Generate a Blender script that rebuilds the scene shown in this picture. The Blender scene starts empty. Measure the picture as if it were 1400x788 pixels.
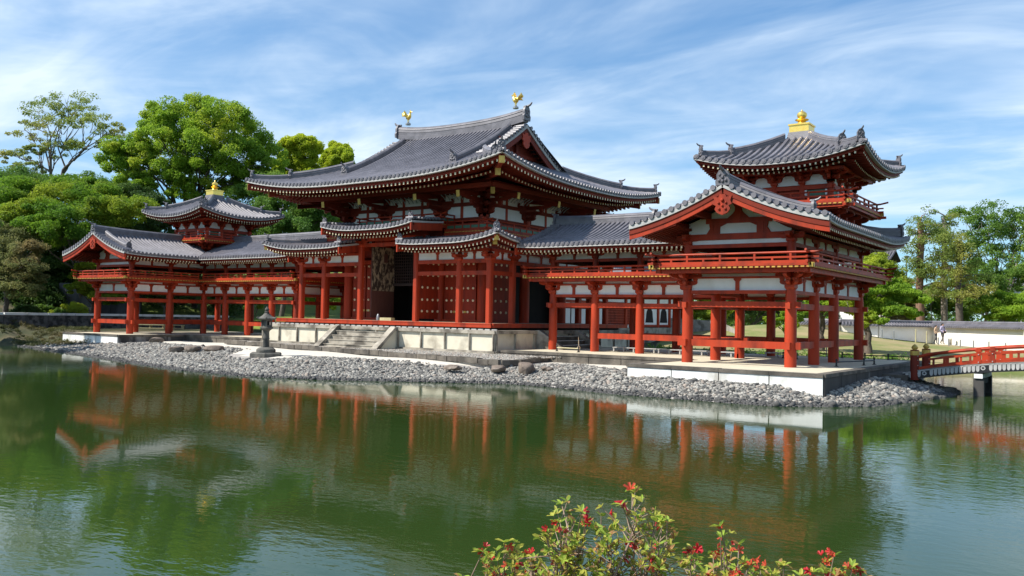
import bpy, bmesh, math, random
import numpy as np
from mathutils import Vector, Matrix
from math import sin, cos, pi, radians, sqrt
random.seed(7)
SC = bpy.context.scene
COL = SC.collection

# ------------------------------------------------------------------ camera frame
CAM = np.array([33.7552, -35.0915, 2.45])
YAW, PITCH, ROLL, FPX = .6238, .0323, .0201, 1186.7641
def _basis():
    c, s = cos(YAW), sin(YAW)
    R = np.array([c, s, 0]); F = np.array([-s, c, 0]); U = np.array([0, 0, 1.])
    cp, sp = cos(PITCH), sin(PITCH)
    F2 = cp*F+sp*U; U2 = -sp*F+cp*U
    cr, sr = cos(ROLL), sin(ROLL)
    return cr*R+sr*U2, -sr*R+cr*U2, F2
CR, CU, CF = _basis()
def W(px, py, D):
    """survey point: bearing and elevation read from the photograph, distance D in metres"""
    return CAM + D*((px-700)/FPX*CR - (py-394)/FPX*CU + CF)

# ------------------------------------------------------------------ materials
def M(name, c1, c2=None, scale=2., rough=.55, metal=0., bump=0., bscale=15., stretch=(1, 1, 1), detail=5., lo=.35, hi=.65, spec=.5, transl=0., third=None, tscale=.4, tlo=.5, thi=.7):
    m = bpy.data.materials.new(name); m.use_nodes = True
    nt = m.node_tree; N = nt.nodes; L = nt.links
    b = N['Principled BSDF']
    b.inputs['Roughness'].default_value = rough; b.inputs['Metallic'].default_value = metal
    b.inputs['Specular IOR Level'].default_value = spec
    c1 = (*c1, 1)
    b.inputs['Base Color'].default_value = c1
    tc = N.new('ShaderNodeTexCoord'); mp = N.new('ShaderNodeMapping'); mp.inputs['Scale'].default_value = stretch
    L.new(tc.outputs['Object'], mp.inputs['Vector'])
    out = None
    if c2:
        no = N.new('ShaderNodeTexNoise'); no.inputs['Scale'].default_value = scale; no.inputs['Detail'].default_value = detail
        no.inputs['Roughness'].default_value = .62
        L.new(mp.outputs[0], no.inputs['Vector'])
        cr = N.new('ShaderNodeValToRGB')
        cr.color_ramp.elements[0].position = lo; cr.color_ramp.elements[0].color = c1
        cr.color_ramp.elements[1].position = hi; cr.color_ramp.elements[1].color = (*c2, 1)
        L.new(no.outputs['Fac'], cr.inputs['Fac']); out = cr.outputs['Color']
        if third:
            n3 = N.new('ShaderNodeTexNoise'); n3.inputs['Scale'].default_value = tscale; n3.inputs['Detail'].default_value = 6
            L.new(mp.outputs[0], n3.inputs['Vector'])
            r3 = N.new('ShaderNodeMapRange'); r3.inputs['From Min'].default_value = tlo; r3.inputs['From Max'].default_value = thi
            L.new(n3.outputs['Fac'], r3.inputs['Value'])
            mx = N.new('ShaderNodeMixRGB'); mx.inputs['Color2'].default_value = (*third, 1)
            L.new(r3.outputs[0], mx.inputs['Fac']); L.new(out, mx.inputs['Color1']); out = mx.outputs['Color']
        L.new(out, b.inputs['Base Color'])
    if bump:
        nb = N.new('ShaderNodeTexNoise'); nb.inputs['Scale'].default_value = bscale; nb.inputs['Detail'].default_value = 5
        L.new(mp.outputs[0], nb.inputs['Vector'])
        bp = N.new('ShaderNodeBump'); bp.inputs['Strength'].default_value = bump; bp.inputs['Distance'].default_value = .05
        L.new(nb.outputs['Fac'], bp.inputs['Height']); L.new(bp.outputs[0], b.inputs['Normal'])
    if transl:
        tr = N.new('ShaderNodeBsdfTranslucent'); mix = N.new('ShaderNodeMixShader'); mix.inputs[0].default_value = transl
        if out is not None: L.new(out, tr.inputs['Color'])
        else: tr.inputs['Color'].default_value = c1
        L.new(b.outputs[0], mix.inputs[1]); L.new(tr.outputs[0], mix.inputs[2])
        L.new(mix.outputs[0], N['Material Output'].inputs['Surface'])
    return m

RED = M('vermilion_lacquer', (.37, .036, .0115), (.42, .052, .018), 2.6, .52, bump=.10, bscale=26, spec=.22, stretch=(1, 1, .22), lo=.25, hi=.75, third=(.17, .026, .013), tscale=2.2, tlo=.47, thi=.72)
REDE = M('shaded_eave_red', (.21, .026, .011), (.16, .021, .010), 3., .65, spec=.2, bump=.05, bscale=30)  # darker copy of the red, with the shade under the eaves painted in
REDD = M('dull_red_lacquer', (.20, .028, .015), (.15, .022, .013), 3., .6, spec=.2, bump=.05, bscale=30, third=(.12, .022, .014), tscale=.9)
DOOR = M('door_red', (.32, .036, .014), (.24, .028, .012), 2.5, .55, spec=.22, bump=.06, bscale=25, stretch=(3, 3, .4), third=(.20, .03, .016), tscale=.8)
WHITE = M('white_plaster', (.87, .86, .84), (.80, .79, .77), 2.2, .8, third=(.70, .67, .62), tscale=1.2, tlo=.56, thi=.85, stretch=(1, 1, .4), bump=.04, bscale=40)
TRIM = M('white_painted_board', (.46, .45, .43), (.35, .345, .33), 4., .7)
GOLD = M('gilded_metal', (1., .70, .18), (.95, .60, .12), 6., .32, metal=.85, bump=.08, bscale=30)
BRASS = M('yellow_plate', (.58, .40, .09), (.46, .30, .06), 5., .4, metal=.3)
CREAM = M('cream_paint', (.80, .70, .48), (.72, .61, .38), 8., .5)
YEL = M('yellow_floorboard_ends', (.58, .33, .05), (.42, .22, .04), 8., .6)
DARK = M('interior_shade_black', (.010, .008, .008), (.016, .012, .010), 2., .9)  # near-black colour standing in for the shade inside rooms, gaps and openings
GREEN = M('green_lattice', (.05, .16, .09), (.04, .12, .07), 4., .5)
WOOD = M('bleached_wood', (.46, .37, .26), (.30, .22, .15), 3., .75, bump=.1, bscale=20)
FLAKED = M('flaking_door_wood', (.40, .31, .20), (.045, .028, .020), 6., .75, bump=.15, bscale=18, stretch=(1, 1, .5), lo=.44, hi=.54, detail=8)
FLAKE2 = M('bare_dark_door_wood', (.085, .028, .022), (.13, .05, .035), 5., .7, bump=.1, stretch=(8, 8, .5))
STONE = M('weathered_granite', (.40, .365, .30), (.29, .255, .205), 2.2, .85, bump=.25, bscale=25, third=(.11, .095, .075), tscale=1.1, tlo=.46, thi=.64)
CURB = M('dark_granite', (.155, .135, .11), (.095, .082, .066), 2.6, .9, bump=.3, bscale=20, third=(.055, .048, .040), tscale=1.2, tlo=.46, thi=.62)
PANEL = M('base_plaster', (.66, .61, .49), (.58, .53, .41), 1.4, .85, bump=.1, bscale=20, third=(.26, .225, .17), tscale=1.0, tlo=.54, thi=.74)
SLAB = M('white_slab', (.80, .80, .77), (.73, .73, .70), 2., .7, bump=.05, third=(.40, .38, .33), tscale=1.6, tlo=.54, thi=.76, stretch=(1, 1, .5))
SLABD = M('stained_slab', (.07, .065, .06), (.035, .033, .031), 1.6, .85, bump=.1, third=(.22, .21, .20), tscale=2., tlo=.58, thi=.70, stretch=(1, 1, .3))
FLOOR = M('rammed_platform_floor', (.58, .53, .39), (.51, .46, .34), 1.2, .9, bump=.1, bscale=30)
LANT = M('lantern_stone', (.085, .08, .070), (.17, .16, .135), 5., .9, bump=.4, bscale=18, third=(.05, .05, .046), tscale=2.5, tlo=.45, thi=.62)
ROCK = M('brown_rock', (.20, .155, .12), (.10, .08, .068), 2.5, .9, bump=.6, bscale=9, third=(.30, .25, .20), tscale=1.8, tlo=.55, thi=.7)
CONC = M('grey_concrete', (.12, .12, .128), (.065, .065, .072), 1.3, .9, bump=.15, stretch=(1, 1, .35), third=(.05, .05, .05), tscale=.9, tlo=.52, thi=.68)
EMBK = M('stone_rubble_wall', (.085, .082, .078), (.16, .155, .145), 1.6, .95, bump=.7, bscale=4, third=(.035, .034, .032), tscale=2.2, tlo=.45, thi=.58)
PALER = M('pale_rubble_wall', (.36, .34, .31), (.26, .245, .22), 1.6, .95, bump=.6, bscale=5, third=(.16, .15, .13), tscale=2.2, tlo=.5, thi=.62)
ASPH = M('path_gravel', (.44, .43, .42), (.36, .35, .34), 3., .95)
BARK = M('grey_bark', (.15, .12, .095), (.075, .06, .05), 5., .9, bump=.6, bscale=12, stretch=(1, 1, .3))
BARKP = M('pale_bark', (.29, .25, .21), (.18, .15, .125), 4., .9, bump=.5, bscale=12, stretch=(1, 1, .3))
BARKB = M('brown_pollard_bark', (.27, .15, .095), (.17, .10, .07), 4., .9, bump=.6, bscale=10, stretch=(1, 1, .3))
BLACK = M('black_iron', (.012, .012, .013), None, rough=.5)
GREYM = M('grey_metal', (.30, .31, .32), None, rough=.4, metal=.6)
BAMB = M('old_bamboo', (.50, .45, .26), (.38, .33, .18), 4., .6)

def tile_mat(name, a, b):
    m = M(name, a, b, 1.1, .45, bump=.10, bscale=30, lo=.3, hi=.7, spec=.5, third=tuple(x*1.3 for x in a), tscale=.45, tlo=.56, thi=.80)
    nt = m.node_tree; N = nt.nodes; L = nt.links; bs = N['Principled BSDF']
    src = bs.inputs['Base Color'].links[0].from_socket
    vo = N.new('ShaderNodeTexVoronoi'); vo.inputs['Scale'].default_value = 3.2
    tc = N.new('ShaderNodeTexCoord'); L.new(tc.outputs['Object'], vo.inputs['Vector'])
    sp = N.new('ShaderNodeSeparateColor'); L.new(vo.outputs['Color'], sp.inputs[0])
    mr = N.new('ShaderNodeMapRange'); mr.inputs['To Min'].default_value = .84; mr.inputs['To Max'].default_value = 1.14
    L.new(sp.outputs[0], mr.inputs['Value'])
    mx = N.new('ShaderNodeVectorMath'); mx.operation = 'SCALE'
    L.new(src, mx.inputs[0]); L.new(mr.outputs[0], mx.inputs['Scale']); L.new(mx.outputs[0], bs.inputs['Base Color'])
    return m
TILE = tile_mat('smoked_roof_tile', (.172, .162, .178), (.128, .121, .134))
TILEF = tile_mat('shaded_channel_tile', (.045, .045, .05), (.03, .03, .034))  # channels coloured darker to paint in the shadow between the ribs
RIDGE = tile_mat('smoked_ridge_tile', (.155, .146, .160), (.105, .100, .110))

# ------------------------------------------------------------------ mesh builder
class MB:
    def __init__(s, sx=1): s.v = []; s.f = []; s.sx = sx; s.mi = []; s.cm = 0
    def add(s, vs, fs):
        o = len(s.v)
        if s.sx < 0:
            s.v += [(-x, y, z) for x, y, z in vs]; s.f += [tuple(o+i for i in reversed(f)) for f in fs]
        else:
            s.v += [tuple(p) for p in vs]; s.f += [tuple(o+i for i in f) for f in fs]
        s.mi += [s.cm]*len(fs)
    def box(s, x0, x1, y0, y1, z0, z1):
        s.add([(x0, y0, z0), (x1, y0, z0), (x1, y1, z0), (x0, y1, z0), (x0, y0, z1), (x1, y0, z1), (x1, y1, z1), (x0, y1, z1)],
              [(3, 2, 1, 0), (4, 5, 6, 7), (0, 1, 5, 4), (1, 2, 6, 5), (2, 3, 7, 6), (3, 0, 4, 7)])
    def cbox(s, x, y, z, sx, sy, sz): s.box(x-sx/2, x+sx/2, y-sy/2, y+sy/2, z-sz/2, z+sz/2)
    def frustum(s, x, y, z0, z1, a0, b0, a1, b1):
        s.add([(x-a0, y-b0, z0), (x+a0, y-b0, z0), (x+a0, y+b0, z0), (x-a0, y+b0, z0), (x-a1, y-b1, z1), (x+a1, y-b1, z1), (x+a1, y+b1, z1), (x-a1, y+b1, z1)],
              [(3, 2, 1, 0), (4, 5, 6, 7), (0, 1, 5, 4), (1, 2, 6, 5), (2, 3, 7, 6), (3, 0, 4, 7)])
    def bar(s, p, q, w, h, up=(0, 0, 1)):
        p = Vector(p); q = Vector(q); d = (q-p).normalized(); u = Vector(up)
        r = d.cross(u)
        if r.length < 1e-4: r = d.cross(Vector((1, 0, 0)))
        r.normalize(); u = r.cross(d).normalized()
        c = []
        for e in (p, q):
            for a, b in ((-1, -1), (1, -1), (1, 1), (-1, 1)): c.append(tuple(e+r*(a*w/2)+u*(b*h/2)))
        s.add(c, [(3, 2, 1, 0), (4, 5, 6, 7), (0, 1, 5, 4), (1, 2, 6, 5), (2, 3, 7, 6), (3, 0, 4, 7)])
    def tube(s, pts, rad, n=8, cap=True):
        P = [Vector(p) for p in pts]
        if not hasattr(rad, '__len__'): rad = [rad]*len(P)
        vs = []; fs = []; prev = None
        for i, p in enumerate(P):
            d = (P[min(i+1, len(P)-1)]-P[max(i-1, 0)]).normalized()
            if prev is None:
                a = Vector((0, 0, 1)) if abs(d.z) < .9 else Vector((1, 0, 0))
                r = d.cross(a).normalized()
            else:
                r = (prev-d*prev.dot(d)).normalized()
            prev = r; u = d.cross(r)
            for k in range(n):
                t = 2*pi*k/n; vs.append(tuple(p+(r*cos(t)+u*sin(t))*rad[i]))
        for i in range(len(P)-1):
            for k in range(n):
                a = i*n+k; b = i*n+(k+1) % n
                fs.append((a, b, b+n, a+n))
        if cap:
            fs.append(tuple(reversed(range(n)))); fs.append(tuple(range((len(P)-1)*n, len(P)*n)))
        s.add(vs, fs)
    def lathe(s, x, y, prof, n=16, rot=0.):
        vs = []; fs = []
        for r, z in prof:
            for k in range(n):
                t = 2*pi*k/n+rot; vs.append((x+r*cos(t), y+r*sin(t), z))
        for i in range(len(prof)-1):
            for k in range(n):
                a = i*n+k; b = i*n+(k+1) % n; fs.append((a, b, b+n, a+n))
        fs.append(tuple(reversed(range(n)))); fs.append(tuple(range((len(prof)-1)*n, len(prof)*n)))
        s.add(vs, fs)
    def prism(s, outline, fn0, fn1):
        """outline of 2-D points; fn0/fn1 map a 2-D point to the two faces"""
        n = len(outline)
        s.add([fn0(*p) for p in outline]+[fn1(*p) for p in outline],
              [tuple(range(n)), tuple(reversed(range(n, 2*n)))]+[(i, i+n, (i+1) % n+n, (i+1) % n) for i in range(n)])
    def poly(s, pts, z0, z1): s.prism(pts, lambda x, y: (x, y, z1), lambda x, y: (x, y, z0))
    def sphere(s, x, y, z, r, n=10, m=6, sz=1.):
        s.lathe(x, y, [(max(.002, r*sin(pi*i/m)), z-r*sz*cos(pi*i/m)) for i in range(m+1)], n)

def link(o, parent=None):
    COL.objects.link(o)
    if parent is not None:
        o.parent = parent
        if parent.type == 'EMPTY': o.location = -Vector(parent.location)
    return o
def mesh_obj(name, vs, fs, mats, parent=None, mi=None, smooth=35., loc=None):
    me = bpy.data.meshes.new(name)
    me.from_pydata(vs, [], fs)
    for m in (mats if isinstance(mats, (list, tuple)) else [mats]): me.materials.append(m)
    if mi and max(mi) > 0: me.polygons.foreach_set('material_index', mi)
    if smooth:
        me.polygons.foreach_set('use_smooth', [True]*len(me.polygons)); me.set_sharp_from_angle(angle=radians(smooth))
    o = bpy.data.objects.new(name, me)
    return link(o, parent)
def part(name, mb, mats, parent=None, smooth=35.):
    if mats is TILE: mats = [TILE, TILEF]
    return mesh_obj(name, mb.v, mb.f, mats, parent, mb.mi, smooth)
def thing(name, label, cat, loc=(0, 0, 0), group=None):
    o = bpy.data.objects.new(name, None); o.empty_display_size = .3; o.location = loc; COL.objects.link(o)
    tag(o, label, cat, group); return o
def tag(o, label, cat, group=None):
    o['label'] = label; o['category'] = cat
    if group: o['group'] = group
    return o
def structure(o): o['kind'] = 'structure'; return o
def stuff(o): o['kind'] = 'stuff'; return o
def recenter(o):
    """move a single-mesh thing's origin to the middle of its foot"""
    me = o.data; n = len(me.vertices); co = np.empty(n*3, 'f'); me.vertices.foreach_get('co', co); co = co.reshape(-1, 3)
    c = np.array([(co[:, 0].min()+co[:, 0].max())/2, (co[:, 1].min()+co[:, 1].max())/2, co[:, 2].min()])
    me.vertices.foreach_set('co', (co-c).astype('f').ravel()); me.update(); o.location = Vector(c)
    return o
# ------------------------------------------------------------------ tiled roofs
def roof_patch(mb, P, zf, u0, u1, vs, ve, pitch=.36, r=.10, NV=9, disc=True, thick=.09, under=.0):
    n = max(1, round((u1-u0)/pitch)); us = [u0+(u1-u0)*i/n for i in range(n+1)]
    V = []; F = []
    for u in us:
        a, b = vs(u), max(ve(u), vs(u)+.001)
        for j in range(NV+1):
            v = a+(b-a)*j/NV; x, y = P(u, v); V.append((x, y, zf(u, v)))
    for i in range(n):
        for j in range(NV):
            a = i*(NV+1)+j; F.append((a, a+NV+1, a+NV+2, a+1))
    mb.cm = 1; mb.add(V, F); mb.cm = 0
    for i in range(n):
        if min(vs(us[i]), vs(us[i+1])) < .02:
            A = P(us[i], 0); B = P(us[i+1], 0)
            za, zb = zf(us[i], 0), zf(us[i+1], 0); mid = P((us[i]+us[i+1])/2, 0); zm = zf((us[i]+us[i+1])/2, 0)
            mb.add([(*A, za), (*B, zb), (*B, zb-thick), (*mid, zm-thick*1.25), (*A, za-thick)], [(0, 4, 3, 2, 1)])
    for i in range(n):
        u = (us[i]+us[i+1])/2; a, b = vs(u), ve(u)
        if b-a < .12: continue
        V = []; F = []; K = 5
        for j in range(NV+1):
            v = a+(b-a)*j/NV
            for k in range(K):
                t = pi*k/(K-1); x, y = P(u+r*cos(t), v); V.append((x, y, zf(u, v)+r*1.05*sin(t)+.004))
        for j in range(NV):
            for k in range(K-1):
                q = j*K+k; F.append((q, q+1, q+K+1, q+K))
        mb.add(V, F)
        if disc and a < .02:
            V = []; z = zf(u, 0)
            for v in (-.035, .02):
                for k in range(10):
                    t = 2*pi*k/10; x, y = P(u+r*1.12*cos(t), v); V.append((x, y, z+.012+r*1.12*sin(t)))
            F = [tuple(range(10)), tuple(reversed(range(10, 20)))]+[(k, k+10, (k+1) % 10+10, (k+1) % 10) for k in range(10)]
            mb.add(V, F)
            # raised boss of the end tile
            V = []
            for v, q in ((-.036, .62), (-.05, .5)):
                for k in range(8):
                    t = 2*pi*k/8; x, y = P(u+r*q*cos(t), v); V.append((x, y, z+.012+r*q*sin(t)))
            mb.add(V, [tuple(range(8, 16))]+[(k, k+8, (k+1) % 8+8, (k+1) % 8) for k in range(8)])
def eave_strip(mb, P, zf, u0, u1, v0, v1, z0, z1, n=24, zb=None):
    us = [u0+(u1-u0)*i/n for i in range(n+1)]; V = []; F = []
    for u in us:
        ze = zf(u, 0)
        for v, z in ((v0, z1), (v0, z0), (v1, z0), (v1, z1)):
            x, y = P(u, v); V.append((x, y, ze+z))
    for i in range(n):
        for k in range(4):
            a = i*4+k; b = i*4+(k+1) % 4; F.append((a, b, b+4, a+4))
    F += [(3, 2, 1, 0), tuple(range(n*4, n*4+4))]
    mb.add(V, F)
def soffit(mb, P, zf, u0, u1, prof, lim, n=24):
    us = [u0+(u1-u0)*i/n for i in range(n+1)]; V = []; F = []; m = len(prof)
    for u in us:
        ze = zf(u, 0)
        for v, dz in prof:
            vv = min(v, max(lim(u), .1)); dd = np.interp(vv, [p[0] for p in prof], [p[1] for p in prof])
            x, y = P(u, vv); V.append((x, y, ze+float(dd)))
    for i in range(n):
        for k in range(m-1):
            a = i*m+k; F.append((a, a+1, a+m+1, a+m))
    mb.add(V, F)
def rafters(mb, cap, P, zf, u0, u1, v0, v1, d0, d1, w, h, sp, lim):
    n = max(1, round((u1-u0)/sp))
    for i in range(n+1):
        u = u0+(u1-u0)*i/n; l = lim(u)
        if l < v0+.15: continue
        vv = min(v1, l); ze = zf(u, 0)
        dd = d0+(d1-d0)*(vv-v0)/(v1-v0)
        a = (*P(u, v0), ze+d0); b = (*P(u, vv), ze+dd)
        mb.bar(a, b, w, h)
        if cap is not None:
            c = (*P(u, v0-.012), ze+d0); mb.cm = 1; mb.bar(c, (*P(u, v0-.001), ze+d0), w*.9, h*.9); mb.cm = 0
def ridge_run(mb, pts, w, h, side=(0, 0, 0), courses=True):
    """stacked ridge tiles along a path of base points: courses, then a round cap"""
    P = [Vector(p) for p in pts]; V = []; F = []
    prof = [(-.5, -.25), (-.5, .12), (-.42, .14), (-.42, .42), (-.46, .44), (-.40, .70), (-.46, .72), (-.30, .92), (0, 1.03), (.30, .92), (.46, .72), (.40, .70), (.46, .44), (.42, .42), (.42, .14), (.5, .12), (.5, -.25)]
    m = len(prof)
    for i, p in enumerate(P):
        d = P[min(i+1, len(P)-1)]-P[max(i-1, 0)]; d.z = 0; d.normalize()
        r = Vector((d.y, -d.x, 0))
        for a, b in prof: V.append(tuple(p+r*(a*w)+Vector((0, 0, b*h))))
    for i in range(len(P)-1):
        for k in range(m-1):
            a = i*m+k; F.append((a, a+1, a+m+1, a+m))
        F.append((i*m+m-1, i*m, i*m+m, i*m+2*m-1))
    F.append(tuple(reversed(range(m)))); F.append(tuple(range((len(P)-1)*m, len(P)*m)))
    mb.add(V, F)
def ridge_end(mb, p, d, w, h, horn=True):
    """demon-face end tile with shoulders and an upswept round tile; d is the outward direction"""
    p = Vector(p); d = Vector((d[0], d[1], 0)).normalized(); r = Vector((d.y, -d.x, 0)); Z = Vector((0, 0, 1))
    out = [(-.62, -.30), (.62, -.30), (.66, .1), (.52, .28), (.56, .62), (.34, .98), (.14, 1.10), (-.14, 1.10), (-.34, .98), (-.56, .62), (-.52, .28), (-.66, .1)]
    mb.prism(out, lambda a, b: tuple(p+r*(a*w)+Z*(b*h)+d*(.10*w+.02)), lambda a, b: tuple(p+r*(a*w)+Z*(b*h)-d*(.12*w)))
    for a, b, q in ((-.24, .62, .11), (.24, .62, .11), (0, .40, .13), (-.3, .12, .12), (.3, .12, .12), (0, .05, .12)):
        c = p+r*(a*w)+Z*(b*h)+d*(.10*w+.02); mb.sphere(c.x, c.y, c.z, q*w*1.3, 7, 5)
    if horn:
        c = p+Z*h*1.02
        mb.tube([tuple(c-d*.35*w), tuple(c+d*.2*w+Z*.02*h), tuple(c+d*.5*w+Z*.11*h), tuple(c+d*.66*w+Z*.24*h), tuple(c+d*.74*w+Z*.34*h)], [.12*w, .14*w, .12*w, .10*w, .05*w], 9)
def profz(base, a, b, rise, Lr, p, dist):
    """roof height: concave slope plus an eave that lifts towards its corners; dist(u) is the way to the nearer corner"""
    def zf(u, v):
        d = max(0., dist(u)); t = max(0., 1-d/Lr)
        return base+rise*t**p*max(0., 1-v/6.)+a*v+b*v*v
    return zf

# ------------------------------------------------------------------ timber pieces
def boat_arm(mb, c, d, L, h, w):
    c = Vector(c); d = Vector((d[0], d[1], 0)).normalized(); r = Vector((d.y, -d.x, 0)); Z = Vector((0, 0, 1))
    out = [(-L, h), (-L, h*.55), (-L*.93, h*.3), (-L*.78, h*.08), (-L*.62, 0), (L*.62, 0), (L*.78, h*.08), (L*.93, h*.3), (L, h*.55), (L, h)]
    mb.prism(out, lambda a, b: tuple(c+d*a+Z*b+r*(w/2)), lambda a, b: tuple(c+d*a+Z*b-r*(w/2)))
def half_arm(mb, c, d, L, h, w):
    c = Vector(c); d = Vector((d[0], d[1], 0)).normalized(); r = Vector((d.y, -d.x, 0)); Z = Vector((0, 0, 1))
    out = [(-.1, h), (-.1, 0), (L*.6, 0), (L*.78, h*.1), (L*.92, h*.32), (L, h*.6), (L, h)]
    mb.prism(out, lambda a, b: tuple(c+d*a+Z*b+r*(w/2)), lambda a, b: tuple(c+d*a+Z*b-r*(w/2)))
def block(mb, x, y, z, s, h):
    mb.frustum(x, y, z, z+h*.45, s*.36, s*.36, s*.5, s*.5); mb.box(x-s/2, x+s/2, y-s/2, y+s/2, z+h*.45, z+h)
def bracket(mb, x, y, z, walls, outs, s=1., tiers=1, step=.42):
    """bearing block, arms along the wall, and arms stepping outwards"""
    h0 = .24*s; block(mb, x, y, z, .46*s, h0); z1 = z+h0
    ah = .19*s; bh = .13*s; w = .17*s
    for t in range(tiers+1):
        L = (.50+.22*t)*s
        for d in walls:
            boat_arm(mb, (x, y, z1), d, L, ah, w)
            for k in (-1, 0, 1): block(mb, x+d[0]*k*(L-.1*s), y+d[1]*k*(L-.1*s), z1+ah, .21*s, bh)
        for d in outs:
            Lo = (step*(t+1)+.1)*s; nrm = sqrt(d[0]**2+d[1]**2)
            half_arm(mb, (x, y, z1), d, Lo, ah, w*1.02)
            px_, py_ = x+d[0]/nrm*(Lo-.12*s), y+d[1]/nrm*(Lo-.12*s)
            block(mb, px_, py_, z1+ah, .22*s, bh)
        z1 += ah+bh
    return z1
def strut(mb, x, y, z0, z1, horiz, w=.15):
    """short post between plaster panels, flaring into a small block"""
    dx, dy = (1, 0) if horiz else (0, 1)
    a, b = (w/2, .07) if horiz else (.07, w/2)
    mb.box(x-a, x+a, y-b, y+b, z0, z1-.12)
    a2, b2 = (w*.95, .075) if horiz else (.075, w*.95)
    mb.frustum(x, y, z1-.12, z1-.05, a, b, a2, b2); mb.box(x-a2, x+a2, y-b2, y+b2, z1-.05, z1)
# ------------------------------------------------------------------ the two winged corridors
XI, XO, YF, YC, YB, XC, YM = 19.56, 23.58, -3.60, 1.89, 5.91, 21.57, 3.90
CX = [9.75+2.452*k for k in range(5)]
def build_wing(s, label):
    root = thing('winged_corridor', label, 'temple wing', (s*XC, YM, .8), 'open corridors either side of the hall')
    def mb(): return MB(s)
    runs = [([(x, YC) for x in CX], (0, -1)),
            ([(XI, YC), (XI, -.81), (XI, YF)], (-1, 0)),
            ([(XI, YF), (XO, YF)], (0, -1)),
            ([(XO, YF), (XO, -.81), (XO, YC), (XO, YB)], (1, 0)),
            ([(XO, YB), (XI, YB)]+[(x, YB) for x in CX[3::-1]], (0, 1)),
            ([(CX[0], YB), (CX[0], YC)], (-1, 0))]
    cols = []
    for pts, o in runs:
        for p in pts:
            if p not in cols: cols.append(p)
    corners = {(CX[0], YC): [(0, -1), (-1, 0), (-1, -1)], (XI, YF): [(0, -1), (-1, 0), (-1, -1)], (XO, YF): [(0, -1), (1, 0), (1, -1)], (XO, YB): [(0, 1), (1, 0), (1, 1)], (CX[0], YB): [(0, 1), (-1, 0), (-1, 1)], (XI, YC): [(-1, -1)]}
    outs = {}; walls = {}
    for pts, o in runs:
        for p in pts:
            outs.setdefault(p, []); walls.setdefault(p, [])
            if o not in outs[p]: outs[p].append(o)
            d = (abs(o[1]), abs(o[0]))
            if d not in walls[p]: walls[p].append(d)
    for p in corners: outs[p] = corners[p]
    # lower storey -------------------------------------------------
    for x, y in cols:
        m = mb(); m.lathe(x, y, [(.215, .70), (.215, 1.0), (.21, 2.4), (.195, 3.4), (.17, 3.62)], 18)
        part('column', m, RED, root)
        m = mb(); bracket(m, x, y, 3.60, walls[(x, y)], outs[(x, y)], .80, 1)
        part('bracket', m, RED, root)
        m = mb(); m.lathe(x, y, [(.165, 4.40), (.165, 5.2), (.15, 5.42)], 12)
        part('upper_column', m, RED, root)
        m = mb(); z = 5.34; block(m, x, y, z, .32, .15)
        for d in walls[(x, y)]:
            boat_arm(m, (x, y, z+.15), d, .48, .15, .15)
            for k in (-1, 1): block(m, x+d[0]*k*.38, y+d[1]*k*.38, z+.28, .18, .1)
        part('upper_bracket', m, RED, root)
    for ri, (pts, o) in enumerate(runs):
        horiz = o[1] != 0
        low = mb(); up = mb(); head = mb(); plate = mb(); ub = mb(); ukb = mb()
        for i in range(len(pts)-1):
            (x0, y0), (x1, y1) = pts[i], pts[i+1]
            ex0 = .38 if i == 0 else 0; ex1 = .38 if i == len(pts)-2 else 0
            L = sqrt((x1-x0)**2+(y1-y0)**2); d = ((x1-x0)/L, (y1-y0)/L)
            a = lambda t, z: (x0+d[0]*t, y0+d[1]*t, z)
            if not (ri == 0 and i == 0) and ri != 5 and not (ri == 4 and i > 1 and i == len(pts)-2):
                low.bar(a(-ex0, 1.57), a(L+ex1, 1.57), .17, .26)
            dz = .02 if horiz else -.02
            up.bar(a(-ex0, 3.04+dz), a(L+ex1, 3.04+dz), .17, .22)
            head.bar(a(.16, 3.525), a(L-.16, 3.525), .22, .13)
            plate.bar(a(.0, 4.075), a(L, 4.075), .20, .075); plate.bar(a(-.05, 4.285), a(L+.05, 4.285), .22, .13)
            st = mb(); xm, ym = x0+d[0]*L/2, y0+d[1]*L/2
            strut(st, xm, ym, 3.592, 4.038, horiz)
            part('strut', st, RED, root)
            for t0, t1 in ((.17, L/2-.076), (L/2+.076, L-.17)):
                w = mb(); w.bar(a(t0, 3.815), a(t1, 3.815), .05, .445); part('plaster_panel', w, WHITE, root)
            w = mb(); w.bar(a(.2, 4.165), a(L-.2, 4.165), .05, .105); part('plaster_strip', w, WHITE, root)
            # upper storey
            ub.bar(a(0, 5.27), a(L, 5.27), .20, .14); ukb.bar(a(-.1, 5.70), a(L+.1, 5.70), .2, .13)
            if ri != 2:
                st = mb(); strut(st, xm, ym, 5.342, 5.634, horiz, .13); part('upper_strut', st, RED, root)
                for t0, t1 in ((.14, L/2-.066), (L/2+.066, L-.14)):
                    w = mb(); w.bar(a(t0, 5.487), a(t1, 5.487), .05, .288); part('upper_plaster_panel', w, WHITE, root)
        if low.v: part('lower_tie_beam', low, RED, root)
        part('upper_tie_beam', up, RED, root); part('head_beam', head, RED, root); part('wall_plate', plate, RED, root)
        part('upper_head_beam', ub, RED, root)
        if ri != 2: part('eave_beam', ukb, RED, root)
    c = mb(); c.poly([(CX[0], YC+.05), (XI-.05, YC+.05), (XI+.05, YF+.05), (XO-.05, YF+.05), (XO-.05, YB-.05), (CX[0], YB-.05)], 5.36, 5.39)
    part('ceiling', c, REDD, root)
    # balcony ------------------------------------------------------
    deck = [(8.7, .84), (18.5, .84), (18.5, -4.65), (24.63, -4.65), (24.63, 6.96), (8.7, 6.96)]
    m = mb(); m.poly(deck, 4.372, 4.44); part('balcony_deck', m, REDD, root)
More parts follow.
